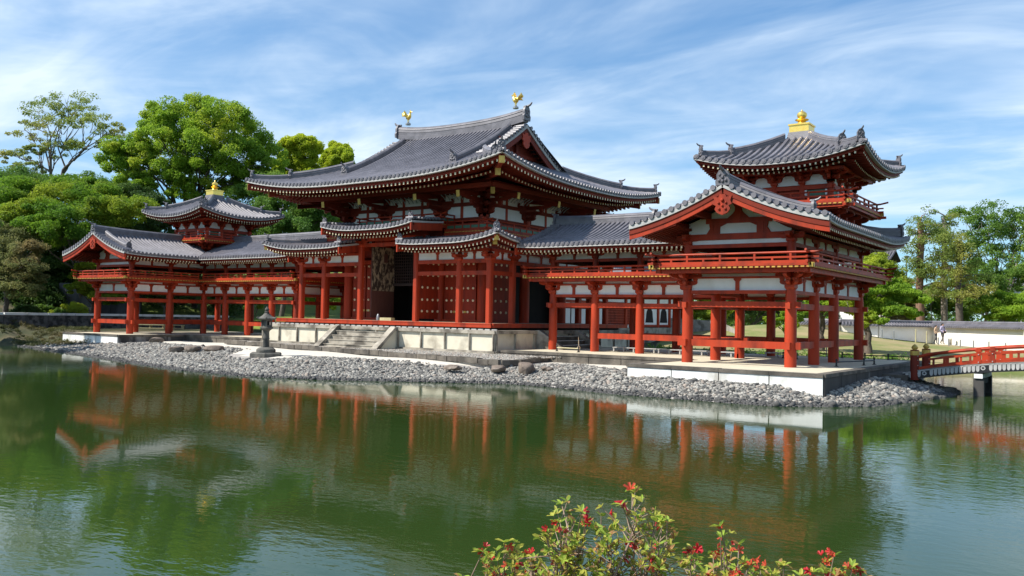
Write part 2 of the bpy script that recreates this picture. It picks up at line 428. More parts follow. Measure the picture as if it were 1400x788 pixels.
    for i in range(6):
        (x0, y0), (x1, y1) = deck[i], deck[(i+1) % 6]
        L = sqrt((x1-x0)**2+(y1-y0)**2); d = ((x1-x0)/L, (y1-y0)/L); n = (d[1], -d[0])   # outward
        a = lambda t, z, q=0.: (x0+d[0]*t+n[0]*q, y0+d[1]*t+n[1]*q, z)
        e0 = -.02 if i == 1 else 0; e1 = -.02 if i == 0 else 0
        m = mb(); m.bar(a(-.06, 4.475, -.02), a(L+.06, 4.475, -.02), .09, .085); m.bar(a(.1, 4.29, -.24), a(L-.1, 4.29, -.24), .15, .15)
        part('deck_edge_beam', m, RED, root)
        m = mb(); k = int(L/.20)
        m.bar(a(.05, 4.395, -.05), a(L-.05, 4.395, -.05), .03, .05)
        for j in range(k): m.bar(a((j+.12)*L/k, 4.395, -.01), a((j+.74)*L/k, 4.395, -.01), .05, .052)
        part('floorboard_ends', m, YEL, root)
        m = mb(); q = -.12
        b0 = .22 if i != 1 else -.1; b1 = .22 if i != 0 else -.1
        m.bar(a(-b0, 4.575, q), a(L+b1, 4.575, q), .09, .10)
        m.bar(a(-b0, 4.735, q), a(L+b1, 4.735, q), .07, .065)
        m.tube([a(-b0-.12, 4.96, q), a(-b0+.15, 4.905, q), a(L/2, 4.90, q), a(L+b1-.15, 4.905, q), a(L+b1+.12, 4.96, q)], .042, 8)
        k = max(2, round(L/.72))
        for j in range(k+1):
            t = .12+(L-.24)*j/k
            m.bar(a(t, 4.62, q), a(t, 4.87 if j % 2 == 0 or j == k else 4.71, q), .075, .075, (n[0], n[1], 0))
        part('railing', m, RED, root)
        for t in ((0, L) if i in (2, 3, 4, 5) else ((0,) if i == 0 else (L,))):
            m = mb(); m.bar(a(t, 4.45, .01), a(t, 4.45, .06), .2, .16); part('corner_plate', m, BRASS, root)
    # roof ---------------------------------------------------------
    EX0, EX1, EY0, EY1, EL = 17.80, 25.34, .13, 7.67, 8.48
    YG = -5.20; RUN = 3.77; pa, pb, base = .205, .044, 5.97
    zw = lambda dist, rise=.42: profz(base, pa, pb, rise, 4.2, 2.2, dist)
    big = lambda u: 99.
    one = lambda u: 0.
    patches = [  # P, zf, u0, u1, vs, ve
        (lambda u, v: (EX1-v, u), zw(lambda y: min((EY1-y), (y-YG)+1.9)), YG, EY1, one, lambda y: min(RUN, EY1-y)),                 # outer slope
        (lambda u, v: (EX0+v, u), zw(lambda y: (y-YG)+1.9), YG, YM, lambda y: max(0, y-EY0), lambda y: RUN),                           # inner slope of the arm
        (lambda u, v: (u, EY0+v), zw(lambda x: (x-EL)+2.2), EL, XC, lambda x: max(0, x-EX0), lambda x: RUN),                           # front slope of the corridor
        (lambda u, v: (u, EY1-v), zw(lambda x: min(EX1-x, (x-EL)+2.2)), EL, EX1, one, lambda x: min(RUN, EX1-x))]                     # back slope
    m = mb()
    for P, zf, u0, u1, vs, ve in patches: roof_patch(m, P, zf, u0, u1, vs, ve, .275, .086, 8)
    zproj = patches[0][1]; zlat = patches[2][1]
    # verge tiles facing out of the gables
    def verge(P, zf, u, ax):
        n = 13
        for k in range(n):
            v = .12+(RUN-.2)*k/n
            x, y = P(u, v); z = zf(u, v)+.05
            d = Vector((0, -1, 0)) if ax == 'y' else Vector((-1, 0, 0))
            c = Vector((x, y, z)); m.tube([tuple(c-d*.5), tuple(c+d*.04)], .088, 8); c2 = c+d*.04
            m.tube([tuple(c2), tuple(c2+d*.02)], [.10, .10], 10)
    verge(patches[0][0], zproj, YG, 'y'); verge(patches[1][0], patches[1][1], YG, 'y')
    verge(patches[2][0], zlat, EL, 'x'); verge(patches[3][0], patches[3][1], EL, 'x')
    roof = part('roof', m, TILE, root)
    m = mb(); zt = base+pa*RUN+pb*RUN**2-.02
    ridge_run(m, [(XC, y, zt+.10*(max(0, -y-1)/4)**2+.02) for y in (-5.1, -4.2, -3, -1.5, 0, 2.2)], .34, .40)
    ridge_end(m, (XC, -5.16, zt+.13), (0, -1), .42, .42)
    part('main_ridge', m, RIDGE, roof)
    m = mb(); ridge_run(m, [(x, YM, zt+.02+.10*max(0, (11-x)/2.5)**2) for x in (EL+.1, 9.2, 10.5, 12, 15, 19.9)], .34, .40)
    ridge_end(m, (EL+.04, YM, zt+.12), (-1, 0), .42, .42)
    part('corridor_ridge', m, RIDGE, roof)
    for sg, (P, zf, *_r) in ((1, patches[0]), (-1, patches[1])):
        m = mb(); vv = [3.35, 2.8, 2.2, 1.6, 1.05, .75]
        ridge_run(m, [(*P(YG+.72, v), zf(YG+.72, v)+.05+(.05 if v < .8 else 0)) for v in vv], .30, .32)
        x, y = P(YG+.72, .72); ridge_end(m, (x, y, zf(YG+.72, .72)+.12), (sg, 0), .34, .38, True)
        part('descending_ridge', m, RIDGE, roof)
    m = mb(); P, zf, *_r = patches[0]
    ridge_run(m, [(EX1-v, EY1-v, zf(EY1-v, v)+.04+(.12*(1.2-v) if v < 1.2 else 0)) for v in (3.5, 2.8, 2.1, 1.5, 1.0, .6, .35)], .30, .32)
    ridge_end(m, (EX1-.33, EY1-.33, zf(EY1-.33, .33)+.18), (1, 1), .34, .38)
    part('hip_ridge', m, RIDGE, roof)
    # eaves
    eaves = [(patches[0], YG+.0, EY1, lambda y: min(9, EY1-y)), (patches[1], YG, EY0, lambda y: 9.), (patches[2], EL, EX0, lambda x: 9.), (patches[3], EL, EX1, lambda x: min(9, EX1-x))]
    for ei, ((P, zf, *_r), u0, u1, lim) in enumerate(eaves):
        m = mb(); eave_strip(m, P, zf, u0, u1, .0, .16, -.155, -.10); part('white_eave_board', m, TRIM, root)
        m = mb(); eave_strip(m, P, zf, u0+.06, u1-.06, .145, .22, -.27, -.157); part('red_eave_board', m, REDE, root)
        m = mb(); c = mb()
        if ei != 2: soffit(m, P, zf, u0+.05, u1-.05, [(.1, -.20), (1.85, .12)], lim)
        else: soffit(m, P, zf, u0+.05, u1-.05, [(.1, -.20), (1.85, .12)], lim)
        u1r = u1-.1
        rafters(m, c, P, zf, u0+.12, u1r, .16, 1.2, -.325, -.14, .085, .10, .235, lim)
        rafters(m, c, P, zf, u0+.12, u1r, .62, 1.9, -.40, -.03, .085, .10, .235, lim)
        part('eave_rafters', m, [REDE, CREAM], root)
    # gables
    def bargeboard(P, zf, u, q, ztop, zbot, thick, v0=-.02, v1=RUN+.03):
        V = []; n = 14
        axis = 'y' if u == YG else 'x'
        top = []; bot = []
        for k in range(n+1):
            v = v0+(v1-v0)*k/n; x, y = P(u, v); z = zf(u, max(v, 0)); t = k/n
            top.append((x, y, z+ztop)); bot.append((x, y, z+zbot-.05*(1-t)))
        F = []
        for side in (0, 1):
            for a, b in zip(top, bot):
                dx, dy = ((0, q+side*thick) if axis == 'y' else (q+side*thick, 0))
                V += [(a[0]+dx, a[1]+dy, a[2]), (b[0]+dx, b[1]+dy, b[2])]
        N2 = 2*(n+1)
        for k in range(n):
            F += [(2*k, 2*k+1, 2*k+3, 2*k+2), (N2+2*k, N2+2*k+2, N2+2*k+3, N2+2*k+1), (2*k, 2*k+2, N2+2*k+2, N2+2*k), (2*k+1, N2+2*k+1, N2+2*k+3, 2*k+3)]
        F += [(0, N2, N2+1, 1), (2*n, 2*n+1, N2+2*n+1, N2+2*n)]
        return V, F
    for (PA, PB, u) in ((patches[0], patches[1], YG), (patches[2], patches[3], EL)):
        w = mb(); r = mb(); r2 = mb()
        for P, zf, *_r in (PA, PB):
            w.add(*bargeboard(P, zf, u, -.02, -.02, -.135, .3)); r.add(*bargeboard(P, zf, u, .05, -.137, -.52, .09)); r2.add(*bargeboard(P, zf, u, .02, -.137, -.34, .035))
        part('white_verge_board', w, TRIM, root); part('bargeboard', r, RED, root); part('bargeboard_moulding', r2, REDE, root)
        m = mb()   # under-verge boarding and rafters
        for P, zf, *_r in (PA, PB):
            V = []; F = []
            for k in range(11):
                v = .1+(RUN-.1)*k/10
                for q in (.1, 1.66): x, y = P(u+q, v); V.append((x, y, zf(u, v)-.2))
            for k in range(10): F.append((2*k, 2*k+1, 2*k+3, 2*k+2))
            m.add(V, F)
            for q in np.arange(.28, 1.6, .22):
                V2 = [(*P(u+q, .1+(RUN-.15)*k/8), zf(u, .1+(RUN-.15)*k/8)-.255) for k in range(9)]
                for a, b in zip(V2[:-1], V2[1:]): m.bar(a, b, .085, .10)
            for v in (1.62, 2.6):   # purlin ends
                z = zf(u, v)-.42; x0, y0 = P(u+.16, v); x1, y1 = P(u+1.7, v); m.bar((x0, y0, z), (x1, y1, z), .18, .22)
        z = zt-.36
        if u == YG: m.bar((XC, YG+.16, z), (XC, YG+1.7, z), .2, .24)
        else: m.bar((EL+.16, YM, z), (EL+1.4, YM, z), .2, .24)
        part('verge_rafters', m, REDE, root)
        # gable wall
        fx = (lambda t, z, dd: (XC+t, YF+dd, z)) if u == YG else (lambda t, z, dd: (CX[0]+dd, YM+t, z))
        top = []
        for t in np.linspace(-2.0, 2.0, 21): top.append((t, zf_mid(abs(t), base, pa, pb, RUN)-.30))
        m = mb(); out = [(-2.0, 5.76)]+top+[(2.0, 5.76)]
        m.prism(out, lambda a, b: fx(a, b, .0), lambda a, b: fx(a, b, .05)); part('gable_plaster', m, WHITE, root)
        if u == YG:
            m = mb(); m.bar(fx(-1.85, 5.435, .02), fx(1.85, 5.435, .02), .05, .16); part('plaster_strip', m, WHITE, root)
        m = mb()
        def beam(t0, t1, z0, z1, dd=-.06, th=.12): m.prism([(t0, z0), (t1, z0), (t1, z1), (t0, z1)], lambda a, b: fx(a, b, dd), lambda a, b: fx(a, b, dd+th))
        beam(-2.1, 2.1, 5.52, 5.75, -.07, .2)
        # rainbow beam over a lens of plaster, posts and blocks
        beam(-1.28, 1.28, 6.14, 6.33, -.07); beam(-.98, -.72, 5.752, 6.14); beam(.72, .98, 5.752, 6.14)
        m.prism([(-1.25, 5.752), (-.99, 5.752), (-.99, 6.138), (-1.15, 6.138), (-1.12, 5.95)], lambda a, b: fx(a, b, -.065), lambda a, b: fx(a, b, .01))
        m.prism([(1.25, 5.752), (.99, 5.752), (.99, 6.138), (1.15, 6.138), (1.12, 5.95)], lambda a, b: fx(a, b, -.065), lambda a, b: fx(a, b, .01))
        m.prism([(-.71, 6.02), (-.45, 6.139), (-.71, 6.139)], lambda a, b: fx(a, b, -.06), lambda a, b: fx(a, b, .01)); m.prism([(.71, 6.02), (.45, 6.139), (.71, 6.139)], lambda a, b: fx(a, b, -.06), lambda a, b: fx(a, b, .01))
        beam(-.13, .13, 6.331, 6.75, -.06); m.prism([(-.42, 6.332), (-.132, 6.332), (-.132, 6.6), (-.22, 6.5)], lambda a, b: fx(a, b, -.05), lambda a, b: fx(a, b, .01)); m.prism([(.42, 6.332), (.132, 6.332), (.132, 6.6), (.22, 6.5)], lambda a, b: fx(a, b, -.05), lambda a, b: fx(a, b, .01))
        for t in (-1.35, 1.35, 0): 
            z = (6.331 if t else 6.751); m.prism([(t-.2, z+.1), (t-.12, z), (t+.12, z), (t+.2, z+.1), (t+.2, z+.2), (t-.2, z+.2)], lambda a, b: fx(a, b, -.1), lambda a, b: fx(a, b, .08))
        part('gable_framing', m, RED, root)
        # pendant carving
        if u == YG:
            m = mb(); zc = zt-.44
            hk = [(-.10, .12), (.10, .12), (.16, 0), (.36, .06), (.30, -.12), (.36, -.24), (.24, -.30), (.30, -.42), (.20, -.56), (0, -.64)]
            hk += [(-a, b) for a, b in reversed(hk[2:-1])]
            m.prism(hk, lambda a, b: (XC+a, YG-.01, zc+b), lambda a, b: (XC+a, YG+.06, zc+b))
            for a, b, q in ((0, -.10, .07), (-.14, -.2, .05), (.14, -.2, .05), (-.12, -.42, .055), (.12, -.42, .055), (0, -.3, .05)):
                m.sphere(XC+a, YG-.015, zc+b, q, 8, 5)
            part('gable_pendant', m, RED, root)
    # corner tower ------------------------------------------------
    H = 1.78
    m = mb(); m.box(XC-H+.06, XC+H-.06, YM-H+.06, YM+H-.06, 6.6, 9.6); tb = part('tower_body', m, DOOR, root)
    m = mb()
    for a in (-H, -.6, .6, H):
        for b in (-H, -.6, .6, H):
            if abs(a) == H or abs(b) == H: m.lathe(XC+a, YM+b, [(.14, 6.8), (.14, 8.2), (.12, 8.32)], 10)
    part('tower_columns', m, RED, tb)
    m = mb(); m2 = mb(); m3 = mb(); m4 = mb(); m5 = mb(); lat = mb()
    for o in ((0, -1), (1, 0), (0, 1), (-1, 0)):
        d = (-o[1], o[0])
        f = lambda t, z, q=0.: (XC+o[0]*(H+q)+d[0]*t, YM+o[1]*(H+q)+d[1]*t, z)
        m.bar(f(-H-.2, 8.175), f(H+.2, 8.175), .2, .18); m.bar(f(-H, 7.55), f(H, 7.55), .16, .16)
        for a, b in ((-H, -.6), (-.6, .6), (.6, H)):
            mid = (a+b)/2; w = (b-a)/2-.10
            out = [(-w, 8.30), (w, 8.30), (w, 8.42), (w*.55, 8.52), (w*.42, 8.72), (-w*.42, 8.72), (-w*.55, 8.52), (-w, 8.42)]
            m2.prism([(mid+p, z) for p, z in out], lambda p, z: f(p, z, .0), lambda p, z: f(p, z, -.1))
            if abs(mid) > .5:
                for sg in (-1, 1): m3.bar(f(mid+sg*(w-.06), 7.82), f(mid+sg*(w-.06), 8.06), .09, .12, (o[0], o[1], 0))
                lat = mb(); lat.prism([(mid-w+.12, 7.8), (mid+w-.12, 7.8), (mid+w-.12, 8.06), (mid-w+.12, 8.06)], lambda p, z: f(p, z, -.01), lambda p, z: f(p, z, -.08)); part('tower_window', lat, GREEN, tb)
        for a in (-H, -.6, .6, H):
            x, y, _ = f(a, 0)
            oo = [o] if abs(a) < H else [o, (o[0]+d[0]*np.sign(a), o[1]+d[1]*np.sign(a))]
            bracket(m4, x, y, 8.30, [d], oo, .62, 1, .5)
            bracket(m5, x, y, 6.55, [d], oo, .72, 1, .42)
        m.bar(f(-H-.9, 7.20, .62), f(H+.9, 7.20, .62), .13, .14); m.bar(f(-H-.7, 8.83, .62), f(H+.7, 8.83, .62), .13, .13); m.bar(f(-H-.1, 8.9, 0.02), f(H+.1, 8.9, .02), .2, .2)
    part('tower_beams', m, RED, tb); part('tower_plaster', m2, WHITE, tb); part('tower_window_posts', m3, WHITE, tb); part('eave_brackets', m4, RED, tb); part('balcony_brackets', m5, RED, tb)
    B = 2.75
    m = mb(); m.box(XC-B, XC+B, YM-B, YM+B, 7.28, 7.36); tk = part('tower_balcony', m, REDD, root)
    m = mb(); ye = mb(); cp = mb()
    for o in ((0, -1), (1, 0), (0, 1), (-1, 0)):
        d = (-o[1], o[0])
        f = lambda t, z, q=0.: (XC+o[0]*(B+q)+d[0]*t, YM+o[1]*(B+q)+d[1]*t, z)
        m.bar(f(-B-.02, 7.40, -.04), f(B+.02, 7.40, -.04), .09, .08); m.bar(f(-B-.25, 7.24, -.1), f(B+.25, 7.24, -.1), .12, .11)
        k = 27
        ye.bar(f(-B+.03, 7.325, -.05), f(B-.03, 7.325, -.05), .04, .05)
        for j in range(k): ye.bar(f(-B+(j+.15)*2*B/k, 7.325, -.005), f(-B+(j+.74)*2*B/k, 7.325, -.005), .05, .05)
        m.bar(f(-B-.15, 7.49, -.14), f(B+.15, 7.49, -.14), .08, .09); m.bar(f(-B-.15, 7.66, -.14), f(B+.15, 7.66, -.14), .06, .06)
        m.tube([f(-B-.35, 7.92, -.14), f(-B, 7.85, -.14), f(0, 7.84, -.14), f(B, 7.85, -.14), f(B+.35, 7.92, -.14)], .04, 8)
        for j in range(8):
            t = -B+.14+(2*B-.28)*j/7; m.bar(f(t, 7.5, -.14), f(t, 7.82 if j in (0, 2, 4, 5, 7) else 7.64, -.14), .07, .07, (o[0], o[1], 0))
        for sg in (-1, 1): cp.bar(f(sg*(B+.02), 7.39, .0), f(sg*(B+.02), 7.39, .04), .22, .14)
    part('tower_railing', m, RED, tk); part('floorboard_ends', ye, YEL, tk); part('corner_plates', cp, BRASS, tk)
    E = 3.6
    zt2 = profz(9.12, .315, .052, .52, 3.4, 2.0, lambda u: E-abs(u))
    m = mb(); tr = None
    for o in ((0, -1), (1, 0), (0, 1), (-1, 0)):
        d = (-o[1], o[0])
        P = lambda u, v, o=o, d=d: (XC+o[0]*(E-v)+d[0]*u, YM+o[1]*(E-v)+d[1]*u)
        roof_patch(m, P, zt2, -E, E, one, lambda u: E-abs(u), .30, .092, 8)
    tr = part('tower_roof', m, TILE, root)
    for a, b in ((1, 1), (1, -1), (-1, 1), (-1, -1)):
        m = mb(); fz = lambda v: zt2(E-v, v)+.03
        ridge_run(m, [(XC+a*(E-v), YM+b*(E-v), fz(v)) for v in (3.0, 2.5, 2.0, 1.55, 1.25)], .30, .30)
        ridge_end(m, (XC+a*(E-1.22), YM+b*(E-1.22), fz(1.22)+.06), (a, b), .32, .36)
        ridge_run(m, [(XC+a*(E-v), YM+b*(E-v), fz(v)+.05*(1-v)) for v in (1.2, .8, .45, .25)], .24, .22)
        ridge_end(m, (XC+a*(E-.24), YM+b*(E-.24), fz(.24)+.10), (a, b), .28, .34); part('tower_hip_ridge', m, RIDGE, tr)
    m = mb(); m.frustum(XC, YM, 10.45, 10.92, .55, .55, .46, .46); part('dew_basin_base', m, RIDGE, tr)
    m = mb(); m.box(XC-.43, XC+.43, YM-.43, YM+.43, 10.92, 11.22); m.box(XC-.47, XC+.47, YM-.47, YM+.47, 11.221, 11.29)
    m.lathe(XC, YM, [(.24, 11.29), (.19, 11.40), (.15, 11.44), (.28, 11.50), (.30, 11.53), (.13, 11.56), (.12, 11.59), (.19, 11.64), (.22, 11.73), (.20, 11.82), (.12, 11.89), (.05, 11.92), (.012, 11.99)], 20)
    part('gilt_finial', m, GOLD, tr)
    for o in ((0, -1), (1, 0), (0, 1), (-1, 0)):
        d = (-o[1], o[0])
        P = lambda u, v: (XC+o[0]*(E-v)+d[0]*u, YM+o[1]*(E-v)+d[1]*u)
        lim = lambda u: E-abs(u)
        m = mb(); eave_strip(m, P, zt2, -E, E, 0., .14, -.15, -.10); part('white_eave_board', m, TRIM, tr)
        m = mb(); eave_strip(m, P, zt2, -E+.07, E-.07, .14, .22, -.27, -.152); soffit(m, P, zt2, -E+.08, E-.08, [(.12, -.2), (1.1, -.02), (1.65, .02)], lim)
        c = mb(); rafters(m, c, P, zt2, -E+.2, E-.2, .16, 1.0, -.325, -.20, .075, .09, .22, lim); rafters(m, c, P, zt2, -E+.5, E-.5, .62, 1.7, -.40, -.15, .075, .09, .22, lim)
        part('eave_rafters', m, [REDE, CREAM], tr)
    # stone platform ------------------------------------------------
    if s > 0:
        ol = [(8.95, -1.42), (18.75, -1.42), (18.75, -6.96), (25.72, -6.96), (25.95, 7.6), (8.95, 7.6)]; zt3 = .8
    else:
        ol = [(8.95, -1.0), (17.2, -1.0), (17.2, -5.75), (24.4, -5.45), (24.6, 7.6), (8.95, 7.6)]; zt3 = .79
    m = mb(); m.poly(ol, zt3-.06, zt3-.004); pf = part('platform_floor', m, FLOOR, root)
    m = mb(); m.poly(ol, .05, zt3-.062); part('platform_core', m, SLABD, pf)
    for i in range(6):
        (x0, y0), (x1, y1) = ol[i], ol[(i+1) % 6]
        if i == 5: continue
        L = sqrt((x1-x0)**2+(y1-y0)**2); d = ((x1-x0)/L, (y1-y0)/L); n = (d[1], -d[0])
        a = lambda t, z, q=0.: (x0+d[0]*t+n[0]*q, y0+d[1]*t+n[1]*q, z)
        m = mb(); k = max(1, round(L/1.75)); rr = random.Random(i)
        for j in range(k):
            dz = rr.uniform(0, .012)
            m.bar(a(L*j/k+.006, zt3-.055+dz, -.12), a(L*(j+1)/k-.006, zt3-.055+dz, -.12), .36, .12)
        part('platform_curb', m, CURB, pf)
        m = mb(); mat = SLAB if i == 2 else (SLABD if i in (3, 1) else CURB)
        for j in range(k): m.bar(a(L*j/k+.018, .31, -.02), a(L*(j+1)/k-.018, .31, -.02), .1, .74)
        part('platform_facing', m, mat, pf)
    return root
def zf_mid(t, base, a, b, run):
    v = run-t; return base+a*v+b*v*v
# ------------------------------------------------------------------ the central hall
def build_hall():
    root = thing('temple_hall', 'great red and white central hall with hip-and-gable tiled roof on a pale stone base', 'temple', (0, 5.92, .55))
    HX, HY0, HY1, KX, KY0, KY1, C2, YR = 7.1, 0., 11.84, 5.13, 1.97, 9.87, 2.12, 5.92
    ZD = 2.06
    # base
    bx, by0, by1 = 8.72, -1.6, 13.5
    m = MB(); m.box(-bx+.06, bx-.06, by0+.06, by1-.06, .2, 1.56); sb = part('stone_base', m, PANEL, root)
    m = MB(); rr = random.Random(3)
    for (x0, y0, x1, y1) in ((-bx, by0, bx, by0), (bx, by0, bx, by1), (bx, by1, -bx, by1), (-bx, by1, -bx, by0)):
        L = sqrt((x1-x0)**2+(y1-y0)**2); d = ((x1-x0)/L, (y1-y0)/L); n = (d[1], -d[0]); a = lambda t, z, q=0.: (x0+d[0]*t+n[0]*q, y0+d[1]*t+n[1]*q, z)
        k = round(L/1.6)
        for j in range(k): m.bar(a(L*j/k+.005, 1.645, -.19), a(L*(j+1)/k-.005, 1.645, -.19+rr.uniform(0, .008)), .5, .17)
        for j in range(k+1):
            t = min(max(L*j/k, .11), L-.11)
            m.bar(a(t, .72, -.045), a(t, 1.558, -.045), .05, .20, (n[0], n[1], 0))
        m.bar(a(-.02, .66, -.0), a(L+.02, .66, .0), .16, .14)
        m.bar(a(-.14, .58, .1), a(L+.14, .58, .1), .3, .12)
    part('base_framing', m, STONE, sb)
    m = MB()
    for x in np.arange(-8.4, 8.5, .42): m.box(x, x+.3, by0+.12, by0+.2, 1.735, 1.79)
    part('deck_bearers', m, TRIM, sb)
    # front stair
    m = MB(); sx = 2.0
    for i in range(5):
        y0 = -1.66-.30*(i+1); z1 = 1.70-.23*(i+1); m.box(-sx, sx, y0, -1.5, .42, z1) if i < 4 else None
        m.box(-sx+.0, sx, y0-.03, y0+.30, z1-.035, z1+.004) if i < 4 else None
    m.box(-sx-.4, sx+.4, -3.25, -1.6, .4, .64)
    st = part('front_stair', m, STONE, root)
    for sg in (-1, 1):
        m = MB(); x0, x1 = sorted((sg*sx+sg*.002, sg*(sx+.32)))
        o = [(-1.58, .5), (-1.58, 1.74), (-1.78, 1.74), (-3.1, .66), (-3.1, .5)]
        m.prism(o, lambda y, z: (x0+.03, y, z-.13), lambda y, z: (x1-.03, y, z-.13)); part('stair_cheek', m, PANEL, st)
    for sg in (-1, 1):
        m = MB(); x0, x1 = sorted((sg*sx-sg*.04, sg*(sx+.36))); o = [(-1.55, 1.755), (-1.80, 1.755), (-3.16, .66), (-3.16, .54), (-3.02, .54), (-1.76, 1.60), (-1.55, 1.60)]
        m.prism(o, lambda y, z: (x0, y, z), lambda y, z: (x1, y, z)); part('stair_coping', m, STONE, st)
    # side stair to the right corridor, and its mirror
    for sg in (1, -1):
        m = MB(sg)
        for i in range(4): m.box(8.6, 8.74+.36*(i+1), 2.2, 5.5, .5, 1.66-.22*(i+1))
        s2 = part('side_stair', m, CURB, root)
        m = MB(sg)
        for i in range(4): m.box(8.74+.36*(i+1)-.05, 8.74+.36*(i+1)+.006, 2.2, 5.5, 1.64-.22*(i+1), 1.665-.22*(i+1))
        part('stair_nosing', m, SLAB, s2)
        for y in (1.9, 5.5):
            m = MB(sg); o = [(8.66, 1.745), (8.9, 1.745), (10.35, .92), (10.35, .80), (8.66, .8)]
            m.prism(o, lambda x, z: (x, y, z), lambda x, z: (x, y+.3, z)); part('stair_coping', m, STONE, s2)
    # timber deck
    m = MB(); m.box(-8.02, 8.02, -.98, 12.8, 1.99, ZD); dk = part('veranda_deck', m, WOOD, root)
    m = MB()
    for a in ((-8.06, -1.02, 8.06, -1.02), (8.06, -1.02, 8.06, 12.84), (8.06, 12.84, -8.06, 12.84), (-8.06, 12.84, -8.06, -1.02)):
        m.bar((a[0], a[1], 1.925), (a[2], a[3], 1.925), .16, .155); m.bar((a[0], a[1], 2.035), (a[2], a[3], 2.035), .19, .06)
    part('deck_edge_beam', m, RED, dk)
    m = MB(); m.box(-7.7, 7.7, -.7, 12.5, 1.735, 1.985); part('deck_gap_shade', m, DARK, dk)  # near-black box painting the shadow gap between base and deck
    # outer aisle posts (chamfered)
    posts = [(x, HY0) for x in (-HX, -KX, -C2, C2, KX, HX)]+[(sg*HX, y) for sg in (-1, 1) for y in (KY0, YR, KY1, HY1)]+[(x, HY1) for x in (-KX, -C2, C2, KX)]
    for x, y in posts:
        m = MB(); c, h = .10, .155
        top = 6.5 if abs(x) == C2 and y == HY0 else 5.62
        m.poly([(x-c, y-h), (x+c, y-h), (x+h, y-c), (x+h, y+c), (x+c, y+h), (x-c, y+h), (x-h, y+c), (x-h, y-c)], ZD, top)
        part('aisle_post', m, RED, root)
        m = MB(); zb = top-.36 if top < 6 else top-.3
        ww = [(1, 0)] if y in (HY0, HY1) else [(0, 1)]
        if abs(x) == HX and y in (HY0, HY1): ww = [(1, 0), (0, 1)]
        z = zb+.02
        block(m, x, y, z, .44, .16)
        for d in ww:
            boat_arm(m, (x, y, z+.16), d, .52, .15, .17)
            for k in (-1, 0, 1): block(m, x+d[0]*k*.42, y+d[1]*k*.42, z+.31, .2, .10)
        if y == HY0: half_arm(m, (x, y, z+.16), (0, -1), .5, .16, .16)
        if abs(x) == HX: half_arm(m, (x, y, z+.16), (np.sign(x), 0), .5, .16, .16)
        part('aisle_bracket', m, RED, root)
    fr = [((-HX, 0), (-KX, 0)), ((-KX, 0), (-C2, 0)), ((C2, 0), (KX, 0)), ((KX, 0), (HX, 0))]
    ring = [(*p, (0, -1)) for p in fr]
    ys = [HY0, KY0, YR, KY1, HY1]
    for sg in (-1, 1): ring += [((sg*HX, ys[i]), (sg*HX, ys[i+1]), (sg, 0)) for i in range(4)]
    ring += [((a[0][0], HY1), (a[1][0], HY1), (0, 1)) for a in fr]+[((-C2, HY1), (C2, HY1), (0, 1))]
    for (x0, y0), (x1, y1), o in ring:
        L = sqrt((x1-x0)**2+(y1-y0)**2); d = ((x1-x0)/L, (y1-y0)/L); a = lambda t, z: (x0+d[0]*t, y0+d[1]*t, z); hz = o[1] != 0
        m = MB(); m.bar(a(.1, 4.635), a(L-.1, 4.635), .15, .21); part('aisle_tie_beam', m, RED, root)
        m = MB(); m.bar(a(.1, 5.25), a(L-.1, 5.25), .17, .20); part('aisle_head_beam', m, RED, root)
        m = MB(); m.bar(a(0, 5.80), a(L, 5.80), .18, .14); part('aisle_eave_beam', m, RED, root)
        np_ = 3 if L > 3.6 else 2 if L > 1.5 else 1
        for k in range(np_):
            t0 = L*k/np_+(.15 if k == 0 else .065); t1 = L*(k+1)/np_-(.15 if k == np_-1 else .065)
            m = MB(); m.bar(a(t0, 5.54), a(t1, 5.54), .05, .38); part('aisle_plaster', m, WHITE, root)
            if k: m = MB(); xx, yy, _ = a(L*k/np_, 0); strut(m, xx, yy, 5.352, 5.728, hz, .13); part('aisle_strut', m, RED, root)
    # raised lintel over the middle bay
    m = MB(); m.bar((-C2-.5, 0, 6.62), (C2+.5, 0, 6.62), .2, .22); m.bar((-C2, 0, 6.3), (C2, 0, 6.3), .16, .2); part('middle_lintel', m, RED, root)
    # core walls ----------------------------------------------------
    m = MB(); m.box(-KX, -C2, KY0+.12, KY0+.2, ZD, 6.4); m.box(C2, KX, KY0+.12, KY0+.2, ZD, 6.4); m.box(-KX, KX, KY0+.12, KY0+.2, 6.4, 9.9)
    for sg in (-1, 1): m.box(sg*KX-.04, sg*KX+.04, KY0+.1, 4.35, ZD, 9.9); m.box(sg*KX-.04, sg*KX+.04, 4.35, KY1, 6.3, 9.9)
    m.box(-KX, KX, KY1-.1, KY1, ZD, 9.9); cw = part('core_wall', m, DOOR, root)
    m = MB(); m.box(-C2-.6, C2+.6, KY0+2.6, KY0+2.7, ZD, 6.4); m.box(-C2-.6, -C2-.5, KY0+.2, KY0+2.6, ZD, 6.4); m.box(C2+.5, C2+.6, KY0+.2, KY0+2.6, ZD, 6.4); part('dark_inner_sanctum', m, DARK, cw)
    m = MB()
    for x in np.arange(-C2+.1, C2, .17): m.box(x, x+.035, KY0+.3, KY0+.34, 4.2, 6.3)
    for z in np.arange(4.2, 6.3, .17): m.box(-C2, C2, KY0+.31, KY0+.35, z, z+.035)
    m.box(-C2, C2, KY0+.28, KY0+.40, 4.08, 4.2); part('door_lattice', m, M('dark_lattice_wood', (.035, .018, .014), None, rough=.7), cw)
    for sg in (-1, 1): m = MB(); m.box(*sorted((sg*(KX-.9), sg*(KX-.8))), 4.3, KY1, ZD, 6.3); m.box(*sorted((sg*(KX-.9), sg*KX)), 4.3, 4.36, ZD, 6.3); part('side_opening_shade', m, DARK, cw)  # near-black panels painting the darkness of the open side bays
